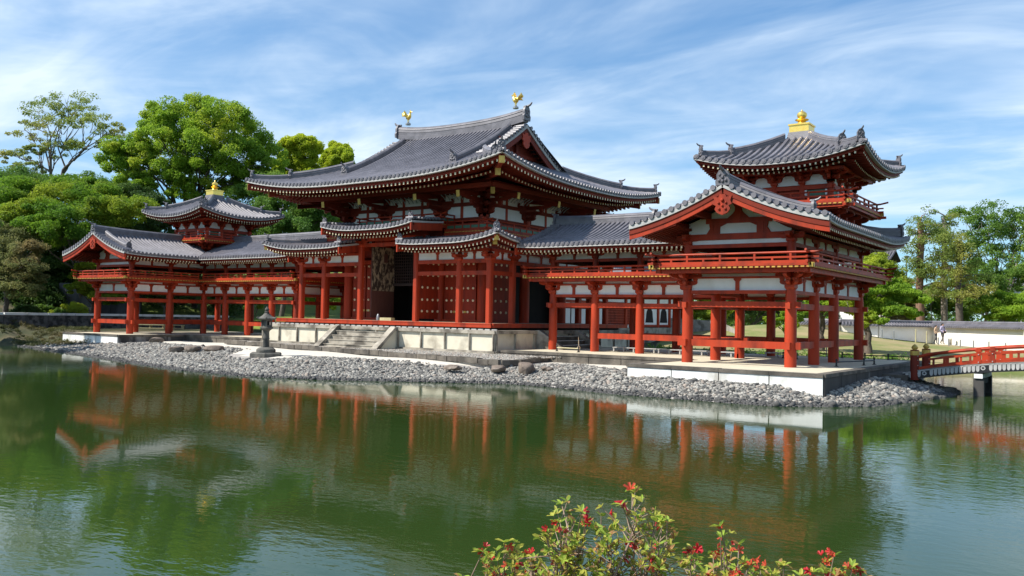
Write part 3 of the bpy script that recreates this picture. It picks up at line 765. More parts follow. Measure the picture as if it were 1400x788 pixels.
    for x in (-KX, -C2, C2, KX):
        for y in (KY0, YR, KY1):
            if abs(x) == C2 and y == YR: continue
            m = MB(); m.lathe(x, y, [(.29, ZD), (.29, 7.0), (.25, 7.9)], 18); part('core_column', m, RED, root)
    # doors
    def door(p, d, w, z0, z1, n, cols, studs=True, mat=DOOR, plate=True):
        """leaf from hinge p along d; n is the side its bosses face"""
        q = (p[0]+d[0]*w, p[1]+d[1]*w)
        m = MB(); m.bar((*p, (z0+z1)/2), (*q, (z0+z1)/2), .08, z1-z0); o = part('door_leaf', m, mat, root)
        if studs:
            for i in range(cols):
                t = w*(i+.5)/cols
                for z in (z0+.42, z0+1.05, z0+1.72, z0+2.4, z0+3.05):
                    c = Vector((p[0]+d[0]*t, p[1]+d[1]*t, z)); nn = Vector((n[0], n[1], 0))
                    m = MB(); m.tube([tuple(c+nn*.035), tuple(c+nn*.075), tuple(c+nn*.10)], [.075, .065, .02], 9); part('door_boss', m, CREAM, o)
        if plate:
            m = MB(); t0, t1 = (w*.62, w*.98)
            m.bar((p[0]+d[0]*t0+n[0]*.045, p[1]+d[1]*t0+n[1]*.045, z0+.42), (p[0]+d[0]*t1+n[0]*.045, p[1]+d[1]*t1+n[1]*.045, z0+.42), .03, .11); part('door_plate', m, BRASS, o)
        return o
    yd = KY0-.02
    for sg in (1, -1):
        door((sg*2.5, yd), (sg, 0), 1.06, 2.2, 5.35, (0, -1), 3); door((sg*4.72, yd), (-sg, 0), 1.06, 2.2, 5.35, (0, -1), 3)
        m = MB(); m.box(min(sg*C2, sg*KX), max(sg*C2, sg*KX), KY0-.1, KY0+.1, 5.36, 5.6); part('door_lintel', m, RED, root)
        m = MB(); m.box(min(sg*C2, sg*KX), max(sg*C2, sg*KX), KY0-.1, KY0+.1, 2.06, 2.2); part('door_sill', m, RED, root)
        door((sg*(KX+.06), 2.75), (0, 1), 1.5, 2.2, 5.35, (sg, 0), 3, plate=False)
    door((2.18, 1.9), (.0, -1), 1.75, 2.2, 6.3, (1, 0), 4, plate=False)
    lf = door((-1.80, 2.36), (.0, -1), 1.85, 2.2, 6.3, (1, 0), 3, studs=False, mat=FLAKE2, plate=False)
    m = MB(); m.box(-1.759, -1.748, .52, 2.35, 3.75, 6.28); part('flaked_paint_panel', m, FLAKED, lf)
    m = MB(); m.box(-1.747, -1.74, 1.45, 1.75, 5.4, 5.9); part('dark_patch', m, FLAKE2, lf)
    # aisle roofs ------------------------------------------------------
    one = lambda u: 0.
    OV, base, a1, b1, R = 1.72, 6.20, .15, .008, 2.7
    Xe, Ye = HX+OV, -OV
    za = lambda dist: profz(base, a1, b1, .42, 3.4, 2.2, dist)
    pats = []
    for sg in (1, -1):
        i0 = 2.12
        pats.append((lambda u, v, sg=sg: (sg*u, Ye+v), za(lambda u, i0=i0: min(Xe-u, (u-i0)+1.7)), i0, Xe, one, lambda u: min(R, Xe-u)))
        pats.append((lambda u, v, sg=sg: (sg*(Xe-v), u), za(lambda u: (u-Ye)), Ye, .25, one, lambda u: min(R, u-Ye)))
        pats.append((lambda u, v, sg=sg: (sg*(Xe-v), u), za(lambda u: (13.56-u)), 7.6, 13.56, one, lambda u: min(R, 13.56-u)))
    pats.append((lambda u, v: (u, 13.56-v), za(lambda u: Xe-abs(u)), -Xe, Xe, one, lambda u: min(R, Xe-abs(u))))
    rz = profz(7.08, .10, .010, .38, 3.0, 2.2, lambda u: 3.45-abs(u)+.3)
    cen = (lambda u, v: (u, -1.95+v), rz, -3.45, 3.45, one, lambda u: 2.75)
    ars = []
    for grp in ((0, 1), (3, 4), (2, 5, 6)):
        m = MB()
        for q in grp: roof_patch(m, *pats[q], .28, .084, 6)
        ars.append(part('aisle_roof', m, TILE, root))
    ar = ars[0]
    m = MB(); roof_patch(m, *cen, .28, .084, 6)
    for sg in (-1, 1):
        for k in range(9):
            v = .1+2.3*k/9; z = rz(3.45, v)+.05; m.tube([(sg*3.0, -1.95+v, z), (sg*3.49, -1.95+v, z)], .08, 8)
    rr_ = part('raised_aisle_roof', m, TILE, root)
    for p, u, par_ in ((pats[0], 2.12, ars[0]), (pats[3], 2.12, ars[1])):
        P, zf = p[0], p[1]; m = MB()
        sgx = np.sign(P(3, 0)[0])
        for k in range(9):
            v = .1+2.3*k/9; x, y = P(u, v); z = zf(u, v)+.05; m.tube([(x+sgx*.45, y, z), (x-sgx*.04, y, z)], .08, 8)
        part('verge_tiles', m, TILE, par_)
    for p, u0, u1, lim, par in [(pats[0], 2.12, Xe, lambda u: Xe-u, ar), (pats[3], 2.12, Xe, lambda u: Xe-u, ars[1]), (pats[1], Ye, .25, lambda u: u-Ye, ar), (pats[4], Ye, .25, lambda u: u-Ye, ars[1]), (cen, -3.45, 3.45, lambda u: 9., rr_)]:
        P, zf = p[0], p[1]
        w = MB(); eave_strip(w, P, zf, u0, u1, 0, .14, -.16, -.10); part('white_eave_board', w, TRIM, par)
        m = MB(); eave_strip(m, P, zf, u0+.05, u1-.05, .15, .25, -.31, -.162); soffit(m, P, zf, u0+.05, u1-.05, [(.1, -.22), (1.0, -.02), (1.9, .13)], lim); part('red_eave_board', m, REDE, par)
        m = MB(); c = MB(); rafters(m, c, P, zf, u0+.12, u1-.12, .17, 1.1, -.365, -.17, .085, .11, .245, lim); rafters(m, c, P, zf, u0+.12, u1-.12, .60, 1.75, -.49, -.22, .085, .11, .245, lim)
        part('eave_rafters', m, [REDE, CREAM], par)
    # side boards and verge boards of raised and low roof ends
    for sg in (-1, 1):
        ar = ars[0] if sg > 0 else ars[1]
        m = MB(); n = 8; top = [(-1.95+.02+2.5*k/n, rz(3.45, 2.5*k/n)-.19) for k in range(n+1)]; bot = [(y, z-.40) for y, z in reversed(top)]
        m.prism(top+bot, lambda y, z: (sg*3.40, y, z), lambda y, z: (sg*3.32, y, z)); part('verge_board', m, RED, rr_)
        w = MB(); bot = [(y, z-.10) for y, z in reversed(top)]
        w.prism([(y, z+.1) for y, z in top]+[(y, z+.1) for y, z in bot], lambda y, z: (sg*3.46, y, z), lambda y, z: (sg*3.30, y, z)); part('white_verge_board', w, TRIM, rr_)
        zf = pats[0][1]; top = [(-OV+.02+2.5*k/n, zf(2.12, 2.5*k/n)-.19) for k in range(n+1)]; bot = [(y, z-.40) for y, z in reversed(top)]
        m = MB(); m.prism(top+bot, lambda y, z: (sg*2.17, y, z), lambda y, z: (sg*2.25, y, z)); part('verge_board', m, RED, ar)
        w = MB(); bot = [(y, z-.10) for y, z in reversed(top)]
        w.prism([(y, z+.1) for y, z in top]+[(y, z+.1) for y, z in bot], lambda y, z: (sg*2.115, y, z), lambda y, z: (sg*2.3, y, z)); part('white_verge_board', w, TRIM, ar)
        for (px_, py_, zz, dd, par) in ((sg*3.25, -1.8, rz(3.3, .15), (0, -1), rr_), (sg*2.3, -OV+.15, zf(2.3, .15), (0, -1), ar)):
            m = MB(); ridge_end(m, (px_, py_, zz+.12), dd, .26, .26); part('corner_end_tile', m, RIDGE, par)
        m = MB(); zf = pats[0][1]
        ridge_run(m, [(sg*(Xe-v), Ye+v, zf(Xe-v, v)+.03) for v in (2.7, 2, 1.4, .9, .5, .25)], .26, .24); ridge_end(m, (sg*(Xe-.24), Ye+.24, zf(Xe-.24, .24)+.10), (sg, -1), .30, .34); part('aisle_hip_ridge', m, RIDGE, ar)
        for v, z in ((.12, -.38), (.5, -.55)):
            m = MB(); x, y = Xe-v, Ye+v; m.bar((sg*(x-.0), y, zf(Xe, 0)+z), (sg*(x-.3), y+.3, zf(Xe, 0)+z+.02), .2, .24); part('corner_rafter_plate', m, BRASS, ar)
        m = MB(); m.box(min(sg*2.2, sg*KX), max(sg*2.2, sg*KX), 1.0, 1.1, 6.1, 6.84); m.box(-3.2, 3.2, .74, .8, 6.6, 7.28) if sg > 0 else None
        part('roof_upstand', m, REDD, ar)
    # upper balcony ------------------------------------------------------
    def gallery(pts, z, name, closed=False):
        m = MB(); ye = MB(); gr = MB()
        for i in range(len(pts)-1):
            (x0, y0), (x1, y1) = pts[i], pts[i+1]; L = sqrt((x1-x0)**2+(y1-y0)**2); d = ((x1-x0)/L, (y1-y0)/L); n = (d[1], -d[0]); a = lambda t, zz, q=0.: (x0+d[0]*t+n[0]*q, y0+d[1]*t+n[1]*q, zz)
            m.bar(a(0, z-.17, -.03), a(L, z-.17, -.03), .12, .18); m.bar(a(0, z+.0, -.04), a(L, z+.0, -.04), .10, .08)
            k = max(2, int(L/.2))
            ye.bar(a(.03, z-.058, -.04), a(L-.03, z-.058, -.04), .03, .04)
            for j in range(k): ye.bar(a((j+.15)*L/k, z-.058, -.0), a((j+.75)*L/k, z-.058, -.0), .05, .05)
            m.bar(a(-.12, z+.09, -.1), a(L+.12, z+.09, -.1), .08, .09); m.bar(a(-.12, z+.33, -.1), a(L+.12, z+.33, -.1), .06, .06)
            m.tube([a(-.3, z+.58, -.1), a(0, z+.52, -.1), a(L, z+.52, -.1), a(L+.3, z+.58, -.1)], .04, 8)
            gr.bar(a(.05, z+.21, -.1), a(L-.05, z+.21, -.1), .02, .17)
            k = max(2, round(L/.62))
            for j in range(k+1): t = .08+(L-.16)*j/k; m.bar(a(t, z+.1, -.1), a(t, z+(.5 if j % 2 == 0 else .31), -.1), .07, .07, (n[0], n[1], 0))
        g = part(name, m, RED, root); part('floorboard_ends', ye, YEL, g); part('green_lattice_panel', gr, GREEN, g)
    G = 1.0
    gallery([(3.2, KY0-G), (KX+G, KY0-G), (KX+G, KY1+G)], 6.98, 'gallery_railing')
    gallery([(-KX-G, KY1+G), (-KX-G, KY0-G), (-3.2, KY0-G)], 6.98, 'gallery_railing')
    gallery([(-3.2, KY0), (-3.2, .65), (3.2, .65), (3.2, KY0)], 7.42, 'raised_gallery_railing')
    m = MB()
    for (x0, x1, y0, y1, z) in ((-KX-G+.05, KX+G-.05, KY0-G+.05, KY0+.1, 6.86), (KX, KX+G-.05, KY0, KY1+G-.05, 6.861), (-KX-G+.05, -KX, KY0, KY1+G-.05, 6.861)): m.box(x0, x1, y0, y1, z, z+.08)
    m.box(-3.15, 3.15, .7, KY0, 7.30, 7.38); part('gallery_deck', m, REDD, root)
    # upper wall: plaster, posts, brackets -----------------------------------
    sides = [((-KX, KY0), (KX, KY0), (0, -1), [0, 3.01, 7.25, 10.26]), ((KX, KY0), (KX, KY1), (1, 0), [0, 3.95, 7.9]), ((-KX, KY1), (-KX, KY0), (-1, 0), [0, 3.95, 7.9]), ((KX, KY1), (-KX, KY1), (0, 1), [0, 3.01, 7.25, 10.26])]
    for (p, q, o, st_) in sides:
        L = st_[-1]; d = ((q[0]-p[0])/L, (q[1]-p[1])/L); a = lambda t, z, qq=0.: (p[0]+d[0]*t+o[0]*qq, p[1]+d[1]*t+o[1]*qq, z); hz = o[1] != 0
        m = MB()
        for z, h, w in ((7.68, .22, .2), (8.53, .20, .2), (9.22, .2, .2), (7.2, .2, .18)): m.bar(a(-.3, z), a(L+.3, z), w, h)
        m.bar(a(-.9, 9.12, 1.0), a(L+.9, 9.12, 1.0), .18, .2); m.bar(a(-2, 9.16, 2.0), a(L+2, 9.16, 2.0), .2, .22)
        part('upper_wall_beam', m, REDE, root)
        for i in range(len(st_)-1):
            t0, t1 = st_[i], st_[i+1]; k = 3 if t1-t0 > 4.1 else 2
            for j in range(k):
                u0 = t0+(t1-t0)*j/k+(.30 if j == 0 else .09); u1 = t0+(t1-t0)*(j+1)/k-(.30 if j == k-1 else .09)
                for z0, z1 in ((7.80, 8.42), (8.64, 9.11)):
                    w = MB(); w.bar(a(u0, (z0+z1)/2, .02), a(u1, (z0+z1)/2, .02), .05, z1-z0); part('upper_plaster_panel', w, WHITE, root)
                if j: m = MB(); x, y, _ = a(t0+(t1-t0)*j/k, 0); m.cbox(x, y, 8.45, .17, .17, 1.35); part('upper_strut', m, RED, root)
        for i, t in enumerate(st_):
            x, y, _ = a(t, 0); dd = (abs(d[0]), abs(d[1]))
            cor = i in (0, len(st_)-1)
            sgn = -1 if i == 0 else 1
            oo = [o]+([(o[0]+d[0]*sgn, o[1]+d[1]*sgn)] if cor else [])
            m = MB(); zt_ = bracket(m, x, y, 7.70, [dd], oo, 1.0, 2, .55)
            bo = part('eave_bracket', m, REDE, root)
            for k, (e0, e1) in enumerate([oo[0]] if not cor else oo):
                nn = sqrt(e0*e0+e1*e1); e = (e0/nn, e1/nn); Lt = 2.25*nn
                m = MB(); m.bar((x+e[0]*.2, y+e[1]*.2, 9.05), (x+e[0]*Lt, y+e[1]*Lt, 8.78), .18, .24); part('tail_rafter', m, REDE, bo)
                g = MB(); g.bar((x+e[0]*(Lt+.0), y+e[1]*(Lt+.0), 8.78), (x+e[0]*(Lt+.03), y+e[1]*(Lt+.03), 8.776), .22, .34); part('tail_rafter_plate', g, BRASS, bo)
        # curved white ribs between bracket steps
        for t in (np.arange(.5, L-.4, .30) if o in ((0, -1), (1, 0)) else ()):
            if min(abs(t-s_) for s_ in st_) < .55: continue
            m = MB(); m.tube([a(t, 8.72, .55), a(t, 8.88, .72), a(t, 9.0, .98)], .026, 6); part('curved_eave_rib', m, TRIM, root)
    # main roof ------------------------------------------------------------
    EO = 4.45; Xm, Y0, Y1 = KX+EO, KY0-EO, KY1+EO; RUN = YR-Y0; a2, b2, base = .262, .0262, 9.56; XV = 5.1
    zm = lambda dist: profz(base, a2, b2, .78, 8.6, 2.6, dist)
    zfr = zm(lambda x: Xm-abs(x)); zsd = zm(lambda y: min(y-Y0, Y1-y))
    VS = Xm-XV+.75
    def vend_front(x): return RUN if abs(x) <= XV else Xm-abs(x)
    m = MB()
    roof_patch(m, lambda u, v: (u, Y0+v), zfr, -Xm, -XV, one, vend_front, .295, .088, 8); roof_patch(m, lambda u, v: (u, Y0+v), zfr, -XV, XV, one, lambda u: RUN, .295, .088, 14); roof_patch(m, lambda u, v: (u, Y0+v), zfr, XV, Xm, one, vend_front, .295, .088, 8)
    roof_patch(m, lambda u, v: (u, Y1-v), zfr, -Xm, -XV, one, vend_front, .295, .088, 6); roof_patch(m, lambda u, v: (u, Y1-v), zfr, -XV, XV, one, lambda u: RUN, .295, .088, 10); roof_patch(m, lambda u, v: (u, Y1-v), zfr, XV, Xm, one, vend_front, .295, .088, 6)
    for sg in (1, -1): roof_patch(m, lambda u, v, sg=sg: (sg*(Xm-v), u), zsd, Y0, Y1, one, lambda y: min(VS, y-Y0, Y1-y), .295, .088, 8)
    vgap = Xm-XV
    for sg in (1, -1):       # verge tiles along both gables
        for fb in (0, 1):
            n = 15
            for k in range(n):
                v = vgap-.1+(RUN-vgap)*k/n; y = Y0+v if fb == 0 else Y1-v; z = zfr(XV, v)+.06
                m.tube([(sg*(XV-.5), y, z), (sg*(XV+.05), y, z)], .095, 8); m.tube([(sg*(XV+.05), y, z), (sg*(XV+.075), y, z)], .11, 10)
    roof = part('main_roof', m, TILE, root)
    zt = base+a2*RUN+b2*RUN**2
    m = MB(); rp = lambda x: zt-.05+.34*(abs(x)/5.)**2.6
    ridge_run(m, [(x, YR, rp(x)) for x in np.linspace(-5.0, 5.0, 25)], .46, .66)
    part('main_ridge', m, RIDGE, roof)
    for sg in (-1, 1):
        m = MB(); ridge_end(m, (sg*5.02, YR, rp(5)+.10), (sg, 0), .52, .62); part('demon_end_tile', m, RIDGE, roof)
        for fb in (0, 1):
            fy = (lambda v: Y0+v) if fb == 0 else (lambda v: Y1-v)
            m = MB(); ridge_run(m, [(sg*4.15, fy(v), zfr(4.15, v)+.05) for v in (7.9, 7, 6, 5, 4.2, 3.5, 2.95)], .34, .36)
            ridge_end(m, (sg*4.15, fy(2.9), zfr(4.15, 2.9)+.14), (0, -1 if fb == 0 else 1), .38, .42); part('descending_ridge', m, RIDGE, roof)
            m = MB(); fz = lambda v: zfr(Xm-v, v)+.03
            ridge_run(m, [(sg*(Xm-v), fy(v), fz(v)) for v in (4.5, 4, 3.4, 2.8, 2.3, 1.9)], .36, .40); ridge_end(m, (sg*(Xm-1.86), fy(1.86), fz(1.86)+.12), (sg, -1 if fb == 0 else 1), .38, .42)
            ridge_run(m, [(sg*(Xm-v), fy(v), fz(v)+.04*max(0, 1-v)) for v in (1.84, 1.4, 1, .6, .3)], .28, .28); ridge_end(m, (sg*(Xm-.28), fy(.28), fz(.28)+.10), (sg, -1 if fb == 0 else 1), .34, .38)
            part('hip_ridge', m, RIDGE, roof)
    # gables: bargeboards, wall, pendant
    for sg in (-1, 1):
        w = MB(); r = MB()
        for fb in (0, 1):
            n = 12; pts = []
            for k in range(n+1):
                v = vgap+.05+(RUN-vgap-.05)*k/n; pts.append((Y0+v if fb == 0 else Y1-v, zfr(XV, v)))
            w.prism([(y, z-.04) for y, z in pts]+[(y, z-.24) for y, z in reversed(pts)], lambda y, z: (sg*(XV+.0), y, z), lambda y, z: (sg*(XV-.28), y, z))
            r.prism([(y, z-.242) for y, z in pts]+[(y, z-.62) for y, z in reversed(pts)], lambda y, z: (sg*(XV-.07), y, z), lambda y, z: (sg*(XV-.17), y, z))
        part('white_verge_board', w, TRIM, roof); part('bargeboard', r, REDD, roof)
        m = MB(); o = [(YR-4.2, zfr(XV, RUN-4.0))]+[(YR+t, zfr(XV, RUN-abs(t))-.3) for t in np.linspace(-3.6, 3.6, 19)]+[(YR+4.2, zfr(XV, RUN-4.0))]
        m.prism(o, lambda y, z: (sg*4.3, y, z), lambda y, z: (sg*4.2, y, z))
        for z, hw in ((11.75, 2.9), (12.45, 1.7)): m.box(*sorted((sg*4.3, sg*4.42)), YR-hw, YR+hw, z, z+.2)
        m.box(*sorted((sg*4.3, sg*4.44)), YR-.12, YR+.12, 11.6, 13.3)
        for t in np.arange(-3.2, 3.3, .32):
            zz = zfr(XV, RUN-abs(t))-.36; m.box(*sorted((sg*4.25, sg*5.0)), YR+t-.05, YR+t+.05, zz-.1, zz)
        part('gable_wall', m, REDD, roof)
        m = MB(); hk = [(-.12, .1), (.12, .1), (.18, -.05), (.42, .0), (.36, -.2), (.42, -.34), (.28, -.44), (.34, -.58), (.22, -.74), (0, -.84)]; hk += [(-y, z) for y, z in reversed(hk[2:-1])]
        m.prism(hk, lambda y, z: (sg*(XV-.02), YR+y, zt-.62+z), lambda y, z: (sg*(XV-.10), YR+y, zt-.62+z)); part('gable_pendant', m, RED, roof)
    # eaves
    ev = [(lambda u, v: (u, Y0+v), zfr, -Xm, Xm, lambda x: Xm-abs(x)), (lambda u, v: (u, Y1-v), zfr, -Xm, Xm, lambda x: Xm-abs(x)), (lambda u, v: (Xm-v, u), zsd, Y0, Y1, lambda y: min(y-Y0, Y1-y)), (lambda u, v: (-Xm+v, u), zsd, Y0, Y1, lambda y: min(y-Y0, Y1-y))]
    for P, zf, u0, u1, lim in ev:
        w = MB(); eave_strip(w, P, zf, u0, u1, 0, .18, -.175, -.10, 40); part('white_eave_board', w, TRIM, roof)
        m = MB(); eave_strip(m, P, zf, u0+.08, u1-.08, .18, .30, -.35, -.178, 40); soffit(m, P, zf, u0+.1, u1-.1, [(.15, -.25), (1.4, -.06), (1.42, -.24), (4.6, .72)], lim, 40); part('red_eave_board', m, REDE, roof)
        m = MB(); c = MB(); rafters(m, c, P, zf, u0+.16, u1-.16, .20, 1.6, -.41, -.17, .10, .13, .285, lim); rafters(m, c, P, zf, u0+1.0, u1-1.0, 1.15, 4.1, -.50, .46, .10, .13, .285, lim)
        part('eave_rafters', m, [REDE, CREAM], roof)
    for sx_, sy_ in ((1, -1), (-1, -1), (1, 1), (-1, 1)):
        m = MB(); g = MB(); yy = (lambda v: Y0+v) if sy_ < 0 else (lambda v: Y1-v)
        zc = zfr(Xm, 0)
        m.bar((sx_*(Xm-.12), yy(.12), zc-.5), (sx_*(Xm-1.8), yy(1.8), zc-.62), .24, .3); m.bar((sx_*(Xm-1.0), yy(1.0), zc-.88), (sx_*(Xm-4.0), yy(4.0), zc-.5), .24, .3)
        part('corner_rafter', m, REDE, roof)
        for v, z in ((.10, -.5), (.98, -.88)): g = MB(); g.bar((sx_*(Xm-v), yy(v), zc+z), (sx_*(Xm-v-.04), yy(v+.04), zc+z), .27, .34); part('corner_rafter_plate', g, BRASS, roof)
    return root
# ------------------------------------------------------------------ rear corridor
def build_tail():
    root = thing('rear_corridor', 'low rear corridor with bell-shaped windows seen through the posts behind the hall', 'temple wing', (0, 23, .8))
    XT = 2.25
    m = MB(); m.box(-2.8, 2.8, 13.6, 34, .3, 1.75); part('stone_base', m, STONE, root)
    m = MB(); m.box(-XT+.05, XT-.05, 13, 33.6, 1.76, 5.0); part('timber_wall', m, REDD, root)
    ys = [12.9, 14.45, 16.7, 18.5, 20.4, 23.4, 25.9, 28.9, 31.0, 33.4]
    for y in ys:
        for sg in (1, -1): m = MB(); m.box(*sorted((sg*(XT-.1), sg*(XT+.14))), y-.14, y+.14, 1.75, 5.1); part('post', m, RED, root)
    m = MB()
    for z in (1.9, 3.55, 4.2): m.box(XT-.05, XT+.11, 12.9, 33.5, z-.08, z+.08)
    part('tie_beam', m, RED, root)
    for i, (y0, y1) in enumerate(zip(ys[:-1], ys[1:])):
        m = MB(); m.box(XT, XT+.05, y0+.2, y1-.2, 3.65, 4.1); part('upper_plaster', m, WHITE, root)
        if i in (4, 5):
            m = MB(); m.box(XT-.02, XT+.05, y0+.2, y1-.2, 2.05, 3.45); w = part('lattice_window', m, REDD, root)
            m = MB()
            for y in np.arange(y0+.3, y1-.25, .2): m.box(XT+.05, XT+.075, y, y+.05, 2.05, 3.45)
            for z in np.arange(2.1, 3.4, .2): m.box(XT+.05, XT+.08, y0+.2, y1-.2, z, z+.045)
            part('lattice', m, RED, w)
        else:
            mid = (y0+y1)/2
            m = MB(); m.box(XT, XT+.05, y0+.2, mid-.08 if i in (1, 2) else y1-.2, 1.98, 3.47)
            if i in (1, 2): m.box(XT, XT+.05, mid+.08, y1-.2, 1.98, 3.47)
            w = part('plaster_panel', m, WHITE, root)
            if i in (6, 7):
                m = MB(); hw = .62; out = [(-hw*1.1, 2.15), (hw*1.1, 2.15), (hw*.92, 2.6), (hw*.8, 3.0), (hw*.5, 3.22), (hw*.2, 3.30), (0, 3.42), (-hw*.2, 3.30), (-hw*.5, 3.22), (-hw*.8, 3.0), (-hw*.92, 2.6)]
                m.prism(out, lambda y, z: (XT+.075, mid+y, z), lambda y, z: (XT+.03, mid+y, z)); part('bell_shaped_window', m, DARK, w)
    one = lambda u: 0.
    m = MB(); zf = profz(5.0, .3, .04, .2, 3, 2, lambda y: 9.)
    for sg in (1, -1): roof_patch(m, lambda u, v, sg=sg: (sg*(3.6-v), u), zf, 14.2, 34, one, lambda u: 3.6, .36, .08, 5)
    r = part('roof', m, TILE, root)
    m = MB(); ridge_run(m, [(0, 14.2, 6.6), (0, 24, 6.6), (0, 34, 6.6)], .36, .4); part('ridge', m, RIDGE, r)
    m = MB(); m.box(2.4, 2.7, 21.2, 23.2, 1.752, 1.98); tag(recenter(part('white_step_block', m, SLAB)), 'white step block below the lattice window behind the right corridor', 'step block')

# ------------------------------------------------------------------ gilded phoenixes on the ridge
def build_phoenix(x, sgn, label):
    z0 = 14.60
    root = thing('phoenix_statue', label, 'statue', (x, 5.92, z0), 'gilded phoenixes on the main ridge')
    f = lambda a, b, c: (x+sgn*a*.78, 5.92+c*.78, z0+b*.76)     # a: towards the other bird
    m = MB(); m.lathe(x, 5.92, [(.17, z0), (.17, z0+.1), (.09, z0+.14), (.05, z0+.2)], 10); part('pedestal', m, GREYM, root)
    m = MB()
    for c in (-.07, .07): m.tube([f(0, .18, c), f(.01, .36, c), f(-.02, .52, c*.8)], [.022, .025, .045], 6)
    m.tube([f(-.22, .66, 0), f(-.12, .62, 0), f(.02, .64, 0), f(.14, .74, 0), f(.20, .88, 0), f(.20, 1.0, 0), f(.24, 1.08, 0), f(.32, 1.08, 0)], [.05, .12, .165, .13, .075, .06, .075, .03], 10)
    m.tube([f(.30, 1.085, 0), f(.40, 1.06, 0), f(.42, 1.02, 0)], [.03, .022, .006], 6)
    part('body', m, GOLD, root)
    m = MB()
    for k in range(3): m.prism([(.22, 1.12), (.16+.03*k, 1.28-.03*k), (.26+.02*k, 1.14)], lambda a, b, k=k: f(a, b, .015+.02*(k-1)), lambda a, b, k=k: f(a, b, -.015+.02*(k-1)))
    part('crest', m, GOLD, root)
    for c in (-1, 1):
        m = MB()
        for k in range(6):
            t = k/5; a1, b1 = -.05-.42*t*.6-.1, 1.18-.50*t
            p = f(.02-.05*t, .72-.03*t, c*.12); q = f(a1*.5, (b1+.72)/2+.06, c*(.30)); r = f(a1, b1, c*.36)
            m.tube([p, q, r], [.03, .06, .015], 5)
        part('wing', m, GOLD, root)
    m = MB()
    for k in range(7):
        t = (k-3)/3; m.tube([f(-.2, .66, 0), f(-.38, .80+.05*abs(t), t*.08), f(-.50, 1.02-.12*abs(t), t*.16), f(-.46-.08*abs(t), 1.20-.22*abs(t), t*.22)], [.04, .05, .06, .012], 5)
    part('tail', m, GOLD, root)
    return root

# ------------------------------------------------------------------ stone lantern
def build_lantern():
    x, y, z = .5, -8.6, .36
    root = thing('stone_lantern', 'dark weathered stone lantern standing on white sand before the main stair', 'stone lantern', (x, y, z))
    m = MB(); m.lathe(x, y, [(.80, z-.15), (.80, z+.10), (.74, z+.15)], 6, .3); part('ground_slab', m, LANT, root)
    m = MB(); m.lathe(x, y, [(.43, z+.15), (.45, z+.22), (.43, z+.30), (.32, z+.38), (.22, z+.40)], 14); part('base', m, LANT, root)
    m = MB(); m.lathe(x, y, [(.145, z+.40), (.15, z+.5), (.14, z+.75), (.155, z+.78), (.155, z+.82), (.14, z+.85), (.135, z+1.12), (.16, z+1.17)], 16); part('shaft', m, LANT, root)
    m = MB(); m.lathe(x, y, [(.17, z+1.17), (.33, z+1.27), (.345, z+1.33), (.27, z+1.36)], 6, .3); part('platform', m, LANT, root)
    m = MB()
    for k in range(6):
        t = pi*k/3+.3; m.tube([(x+.24*cos(t), y+.24*sin(t), z+1.36), (x+.24*cos(t), y+.24*sin(t), z+1.68)], .042, 6)
    m.lathe(x, y, [(.25, z+1.36), (.25, z+1.43)], 6, .3); m.lathe(x, y, [(.25, z+1.62), (.25, z+1.68)], 6, .3)
    for k in (0, 2, 4):
        t0, t1 = pi*k/3+.3, pi*(k+1)/3+.3; m.bar((x+.215*cos(t0), y+.215*sin(t0), z+1.52), (x+.215*cos(t1), y+.215*sin(t1), z+1.52), .03, .2)
    fb = part('fire_box', m, LANT, root)
    m = MB(); m.lathe(x, y, [(.16, z+1.43), (.16, z+1.62)], 6, .3); part('dark_fire_chamber', m, DARK, fb)
    m = MB(); m.lathe(x, y, [(.30, z+1.68), (.47, z+1.715), (.475, z+1.755), (.36, z+1.80), (.22, z+1.89), (.12, z+2.0), (.10, z+2.02)], 6, .3)
    for k in range(6):
        t = pi*k/3+.3; m.tube([(x+.34*cos(t), y+.34*sin(t), z+1.80), (x+.45*cos(t), y+.45*sin(t), z+1.765), (x+.50*cos(t), y+.50*sin(t), z+1.80)], [.03, .035, .03], 6)
    part('roof', m, LANT, root)
    m = MB(); m.lathe(x, y, [(.10, z+2.02), (.13, z+2.05), (.07, z+2.08), (.10, z+2.13), (.105, z+2.18), (.06, z+2.25), (.008, z+2.31)], 12); part('jewel', m, LANT, root)

